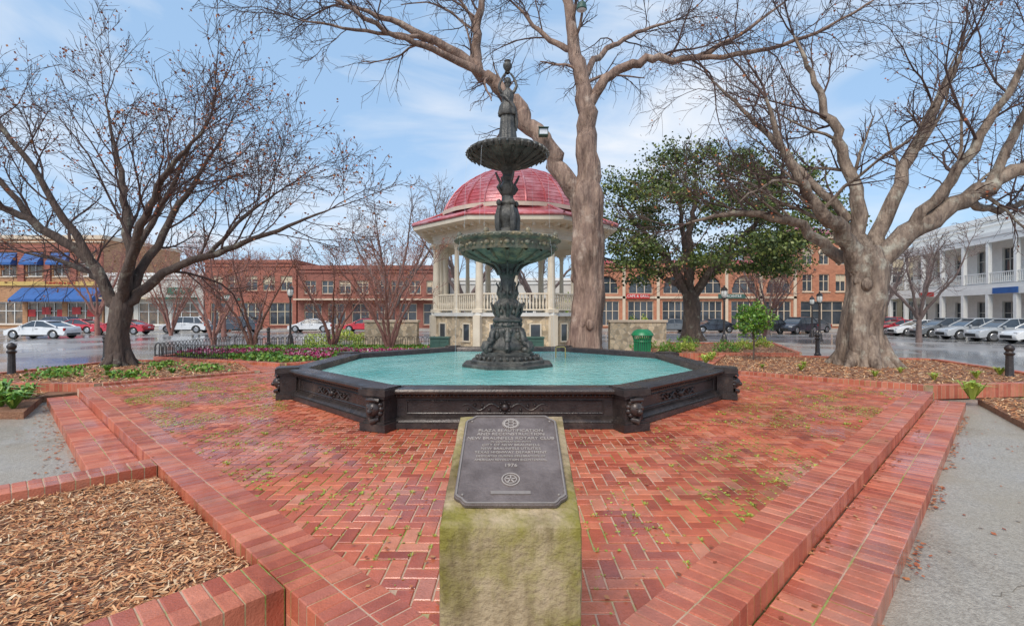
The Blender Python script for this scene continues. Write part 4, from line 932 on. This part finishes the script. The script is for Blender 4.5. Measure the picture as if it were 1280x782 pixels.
q=t.part('canopy',M['signg'],0,0); q.box((9.4,-.7,3.75),(5.0,1.4,.2)); q=t.part('canopy_tan',M['tan'],0); q.box((3.4,-.7,3.75),(6.0,1.4,.2))
sign(t,'OPTICAL',9.4,4.7,.45,'white',y=-.12,back='signg',bw=3.0,bh=.8); sign(t,'CAFE',3.2,4.7,.5,'redp',y=-.12,back='white',bw=2.6,bh=.8); t.done()
t=Thing('brick_office_building',(-38.7,60.5,z0))
facade(t,11.5,8.2,14,[(.7+i*2.2,2.2+i*2.2,4.7,6.6,False,1) for i in range(5)]+[(.7+i*3.7,3.6+i*3.7,.4,3.2,False,2) for i in range(3)],'rbrick','glass','tan','rbrick',.4)
sign(t,'BAKERY',3.0,3.85,.5,'white',y=-.1,back='boxg',bw=3.2,bh=.7); t.done()
t=Thing('brick_office_building',(-27,60.5,z0))
facade(t,18.5,7.4,14,[(.8+i*2.2,2.3+i*2.2,4.3,6.0,False,1) for i in range(8)]+[(.8+i*3.0,3.0+i*3.0,.4,3.1,False,1) for i in range(6)],'bbrick','glass','lightbrick','bbrick',.5)
q=t.part('flat_canopy',M['lightbrick'],0); q.box((9.2,-.6,3.6),(18.5,1.2,.18)); t.done()
t=Thing('brick_office_building',(-8.3,64,z0))
facade(t,17.5,6.2,12,[(.8+i*2.8,2.8+i*2.8,.6,3.3,False,1) for i in range(6)],'stucco','glass','white','white',.35); t.done()
t=Thing('arcade_building',(9.4,60,z0))
ops=[(.8+i*4.3,4.0+i*4.3,.3,3.4,False,3) for i in range(6)]+[(.9+i*4.3,3.9+i*4.3,4.3,6.6,True,2) for i in range(6)]
facade(t,26.2,7.6,14,ops,'obrick','glass','lightbrick','obrick',.35)
q=t.part('trim',M['lightbrick'],0)
for i in range(7): q.box((.3+i*4.27,-.09,3.8),(.35,.18,7.4))
q.box((13.1,-.12,3.85),(26,.12,.3)); q=t.part('tile_parapet',M['roofred'],0); q.box((13.1,3,8.25),(26.2,6,.55))
sign(t,'CAFE & GRILL',6.3,4.0,.45,'white',y=-.2,back='redp',bw=2.9,bh=.6); sign(t,'MERCANTILE',18.0,4.0,.4,'white',y=-.2,back='boxg',bw=3.4,bh=.55); t.done()
t=Thing('brick_hotel_building',(35.8,60.5,z0))
facade(t,6.6,11.3,14,[(.8+i*2.1,2.1+i*2.1,4.6,6.8,False,1) for i in range(3)]+[(.8+i*2.1,2.1+i*2.1,8,10,True,1) for i in range(3)]+[(.6,6.0,.4,3.4,False,3)],'obrick','glass','lightbrick','lightbrick',.5)
q=t.part('hip_roof',M['roofred'],0); q.add([(-.4,-.4,11.82),(7,-.4,11.82),(7,14.4,11.82),(-.4,14.4,11.82),(2,4,13.4),(4.6,4,13.4),(4.6,10,13.4),(2,10,13.4)],[(0,1,5,4),(1,2,6,5),(2,3,7,6),(3,0,4,7),(4,5,6,7)]); t.done()
t=Thing('stucco_building',(42.6,60.5,z0))
facade(t,9.5,9.2,14,[(.8+i*2.3,2.2+i*2.3,5.2,7.6,False,1) for i in range(4)]+[(.6+i*3,3+i*3,.4,3.4,False,1) for i in range(3)],'tan','glass','white','tan',.4)
q=t.part('pilasters',M['lightbrick'],0)
for i in range(5): q.box((.3+i*2.25,-.14,4.4),(.4,.28,8.8))
q.box((4.7,-.2,4.2),(9.4,.34,.4)); t.done()
t=Thing('white_gallery_building',(47.6,57,z0),rad(-100.5))
W_=24
facade(t,W_,10.6,12,[(.9+i*3,2.3+i*3,5.3,7.9,False,1) for i in range(8)]+[(.9+i*3,2.6+i*3,.3,3.0,False,1) for i in range(8)],'white','glass','stucco','white',.5)
q=t.part('gallery',M['white'],0)
q.box((W_/2,-1.3,4.3),(W_,2.6,.3)); q.box((W_/2,-1.3,8.85),(W_+.4,2.8,.35)); q.box((W_/2,-2.55,3.85),(W_,.16,.6)); q.box((W_/2,-2.55,8.4),(W_,.16,.55))
for i in range(9): q.box((.2+i*2.95,-2.45,2.05),(.34,.34,4.1)); q.box((.2+i*2.95,-2.45,6.55),(.3,.3,4.1))
q.box((W_/2,-2.5,5.45),(W_,.08,.08)); q.box((W_/2,-2.5,4.6),(W_,.06,.06))
for i in range(120): q.box((.1+i*.2,-2.5,5.02),(.035,.035,.8))
bl=t.part('shop_signs',M['blue'],0); bl.box((17,-2.68,3.85),(2.6,.06,.5)); bl=t.part('shop_sign_red',M['redp'],0); bl.box((7,-2.68,3.85),(2.2,.06,.45)); t.done()
t=Thing('stucco_building',(56,78,z0)); facade(t,30,12,10,[(1+i*3.3,2.8+i*3.3,8,10.3,False,1) for i in range(8)],'stucco','glass','white','white',.5); t.done()

# ---------------------------------------------------------------- vehicles
def car(name,x,y,ang,col,suv=False,L=4.6,z=-.44):
    t=Thing(name,(x,y,z),ang); H=1.66 if suv else 1.45; belt=1.03 if suv else .94; hw=.92
    b=t.part('body',P[col],45,bevel=.045); g=t.part('glass',M['glass'],30,bevel=.03); bl=t.part('trim',M['rubber'],30); ty=t.part('tyres',M['rubber'],40); al=t.part('wheels',M['chrome'],30); lw=t.part('headlamps',M['lampw'],0,bevel=.02); lr=t.part('tail_lamps',M['lampr'],0,bevel=.02)
    h=L/2; wr=.37 if suv else .34; xf,xr=-h+.88,h-.86
    def arch(cx): return [(cx+(wr+.07)*math.cos(a),wr-.02+(wr+.07)*math.sin(a)) for a in [pi-pi*i/8 for i in range(9)]]
    bot=[(-h+.10,.26)]+[(p_[0],max(.24,p_[1])) for p_ in arch(xf)]+[(p_[0],max(.24,p_[1])) for p_ in arch(xr)]+[(h-.10,.28)]
    top=[(h-.02,.42),(h,.60),(h-.03,belt-.12),(h-.16,belt+.0),(.5,belt+.01),(-1.15,belt-.01),(-h+.75,belt-.10),(-h+.32,belt-.22),(-h+.08,belt-.36),(-h,.52),(-h+.02,.38)]
    prof=bot+top; n=len(prof); vs=[]
    for yy,k in ((-1,0),(-.86,1),(.86,1),(1,0)):
        for a,c in prof:
            f=max(0,(c-.55))/(belt-.55) if c>.55 else 0
            endk=max(0,abs(a)-(h-.75))/.75
            wy=hw*(1-.06*f*f)*(1-.16*endk*endk)
            vs.append((a*(1 if k else .985),yy*wy,c+(.0 if not k or c<.6 else .02)))
    fs=[tuple(range(n)),tuple(range(3*n,4*n))[::-1]]
    for s_ in range(3):
        for i in range(n): fs.append((s_*n+i,(s_+1)*n+i,(s_+1)*n+(i+1)%n,s_*n+(i+1)%n))
    b.add(vs,fs)
    if suv: gx=[(-1.22,belt),(-.42,H-.09),(.1,H-.04),(h-.75,H-.08),(h-.20,belt)]
    else: gx=[(-1.15,belt),(-.25,H-.08),(.2,H-.04),(.75,H-.10),(h-.62,belt)]
    hb_,ht=hw-.07,hw-.24
    def gw(z_): return hb_+(ht-hb_)*(z_-belt)/(H-belt)
    m_=len(gx); vs=[(a,-gw(c),c-.01) for a,c in gx]+[(a,gw(c),c-.01) for a,c in gx]
    g.add(vs,[tuple(range(m_))[::-1],tuple(range(m_,2*m_))]+[(i,i+1,m_+i+1,m_+i) for i in range(m_-1)])
    rx=gx[1:4]
    b.add([(a+d0,s_*(gw(c)+.015),c+dz) for (a,c),d0 in zip(rx,(-.04,0,.05)) for s_,dz in ((-1,.0),(1,.0),(-.9,.045),(.9,.045))],
      [(0,2,6,4),(2,3,7,6),(3,1,5,7),(4,6,10,8),(6,7,11,10),(7,5,9,11),(0,1,3,2),(8,10,11,9)])
    for s_ in (-1,1):
        def sd(a,c): return (a,s_*(gw(c)+.008),c)
        b.tube([sd(gx[0][0]-.03,belt-.02),sd(*gx[1])],[.045,.035],5); b.tube([sd(gx[-1][0]+.03,belt-.02),sd(*gx[-2])],[.06,.05],5)
        b.tube([sd(.12,belt),sd(.08,H-.05)],[.035,.03],5)
        if suv: b.tube([sd(h-1.05,belt),sd(h-1.15,H-.06)],[.045,.04],5)
        for cx in (xf,xr):
            ty.tube([(cx,s_*(hw-.22),wr),(cx,s_*(hw-.02),wr)],[wr,wr],20,cap=True)
            al.tube([(cx,s_*(hw-.025),wr),(cx,s_*(hw-.005),wr)],[wr*.66,wr*.58],12,cap=True)
        lw.box((-h+.22,s_*(hw-.27),belt-.31),(.26,.30,.12)); lr.box((h-.09,s_*(hw-.20),belt-.2),(.12,.22,.22))
        b.box((gx[0][0]+.32,s_*(hw+.05),belt+.06),(.12,.18,.12))
        bl.box((.0,s_*(hw-.012),.27),(1.7,.02,.1)); bl.box((0.05,s_*(hw-.006),.62),(.012,.012,.55)); bl.box((-1.0,s_*(hw-.006),.60),(.012,.012,.45)); bl.box((.3,s_*(hw-.0),belt-.15),(.18,.03,.03))
    bl.box((-h+.01,0,.46),(.05,1.0,.22)); bl.box((h-.01,0,.38),(.05,1.2,.12)); lw.box((h+.008,0,.68),(.012,.35,.14))
    t.done()
car('parked_car',-37.3,46.0,.05,'red',False,4.9); car('parked_car',-33.6,49.5,.12,'white',True,4.5); car('parked_car',-28.7,50,.1,'dark',True,4.7)
car('passing_car',-37.6,38.5,.03,'white',False,4.8)
car('parked_car',-43.6,48.3,.05,'red',False,4.7)
car('parked_car',-21.5,51.5,.1,'white',False); car('parked_car',-16,52,.1,'red',False); car('parked_car',-48.5,51,.1,'blue',True)
for i,(c,s_) in enumerate((('white',True),('silver',True),('silver',True),('grey',True),('white',False),('red',False),('red',True))):
    car('parked_car',35.2+.25*i,31.5+i*2.75,rad(-12),c,s_,4.7)
car('parked_car',24.5,47,.4,'black',True); car('parked_car',20.8,50,.1,'dark',False); car('parked_car',28.2,47.5,.5,'dark',True); car('parked_car',31,50,.4,'grey',False); car('parked_car',17,51.5,.1,'grey',False)
car('parked_car',34.5,27.6,rad(-12),'black',True)

# ---------------------------------------------------------------- light, sky, camera
el,rot=rad(48),rad(205)
w=bpy.data.worlds.new('World'); sc.world=w; w.use_nodes=True; nt=w.node_tree; N=nt.nodes; L=nt.links
bg=N['Background']; sky=N.new('ShaderNodeTexSky'); sky.sky_type='NISHITA'; sky.sun_disc=False; sky.sun_elevation=el; sky.sun_rotation=rot; sky.air_density=1.1; sky.dust_density=.8; sky.ozone_density=1.5
hz=N.new('ShaderNodeMix'); hz.data_type='RGBA'; hz.inputs['Factor'].default_value=.65; hz.inputs[7].default_value=(2.7,4.5,6.9,1); L.new(sky.outputs[0],hz.inputs[6])
tc=N.new('ShaderNodeTexCoord'); mp=N.new('ShaderNodeMapping'); mp.inputs['Scale'].default_value=(1.0,1.0,3.4); mp.inputs['Location'].default_value=(.35,.1,.2)
nz=N.new('ShaderNodeTexNoise'); nz.inputs['Scale'].default_value=2.4; nz.inputs['Detail'].default_value=9; nz.inputs['Roughness'].default_value=.52; nz.inputs['Distortion'].default_value=.6
cr=N.new('ShaderNodeValToRGB'); cr.color_ramp.elements[0].position=.44; cr.color_ramp.elements[1].position=.74
cr.color_ramp.elements[0].color=(.06,.06,.06,1); cr.color_ramp.elements[1].color=(.85,.85,.85,1)
mx=N.new('ShaderNodeMix'); mx.data_type='RGBA'; mx.inputs[7].default_value=(6.4,6.55,6.8,1)
L.new(tc.outputs['Generated'],mp.inputs['Vector']); L.new(mp.outputs[0],nz.inputs['Vector']); L.new(nz.outputs['Fac'],cr.inputs['Fac']); L.new(cr.outputs['Color'],mx.inputs['Factor'])
L.new(hz.outputs[2],mx.inputs[6]); L.new(mx.outputs[2],bg.inputs['Color']); bg.inputs['Strength'].default_value=.15
sd=Vector((math.sin(rot)*math.cos(el),math.cos(rot)*math.cos(el),math.sin(el)))
ld=bpy.data.lights.new('sun','SUN'); ld.energy=3.0; ld.angle=rad(32); ld.color=(1,.93,.83)
lo=bpy.data.objects.new('sun',ld); COL.objects.link(lo); lo.rotation_euler=(-sd).to_track_quat('-Z','Y').to_euler(); lo.location=(0,-10,30)
cd=bpy.data.cameras.new('camera'); cam=bpy.data.objects.new('camera',cd); COL.objects.link(cam); cam.location=(0,0,1.6); cam.rotation_euler=(pi/2,0,0)
cd.sensor_width=36; cd.lens=36*600/1280; cd.clip_end=3000; cd.clip_start=.05; sc.camera=cam
sc.view_settings.view_transform='Standard'; sc.view_settings.look='None'; sc.view_settings.exposure=0
print('faces',sum(len(o.data.polygons) for o in bpy.data.objects if o.type=='MESH'))
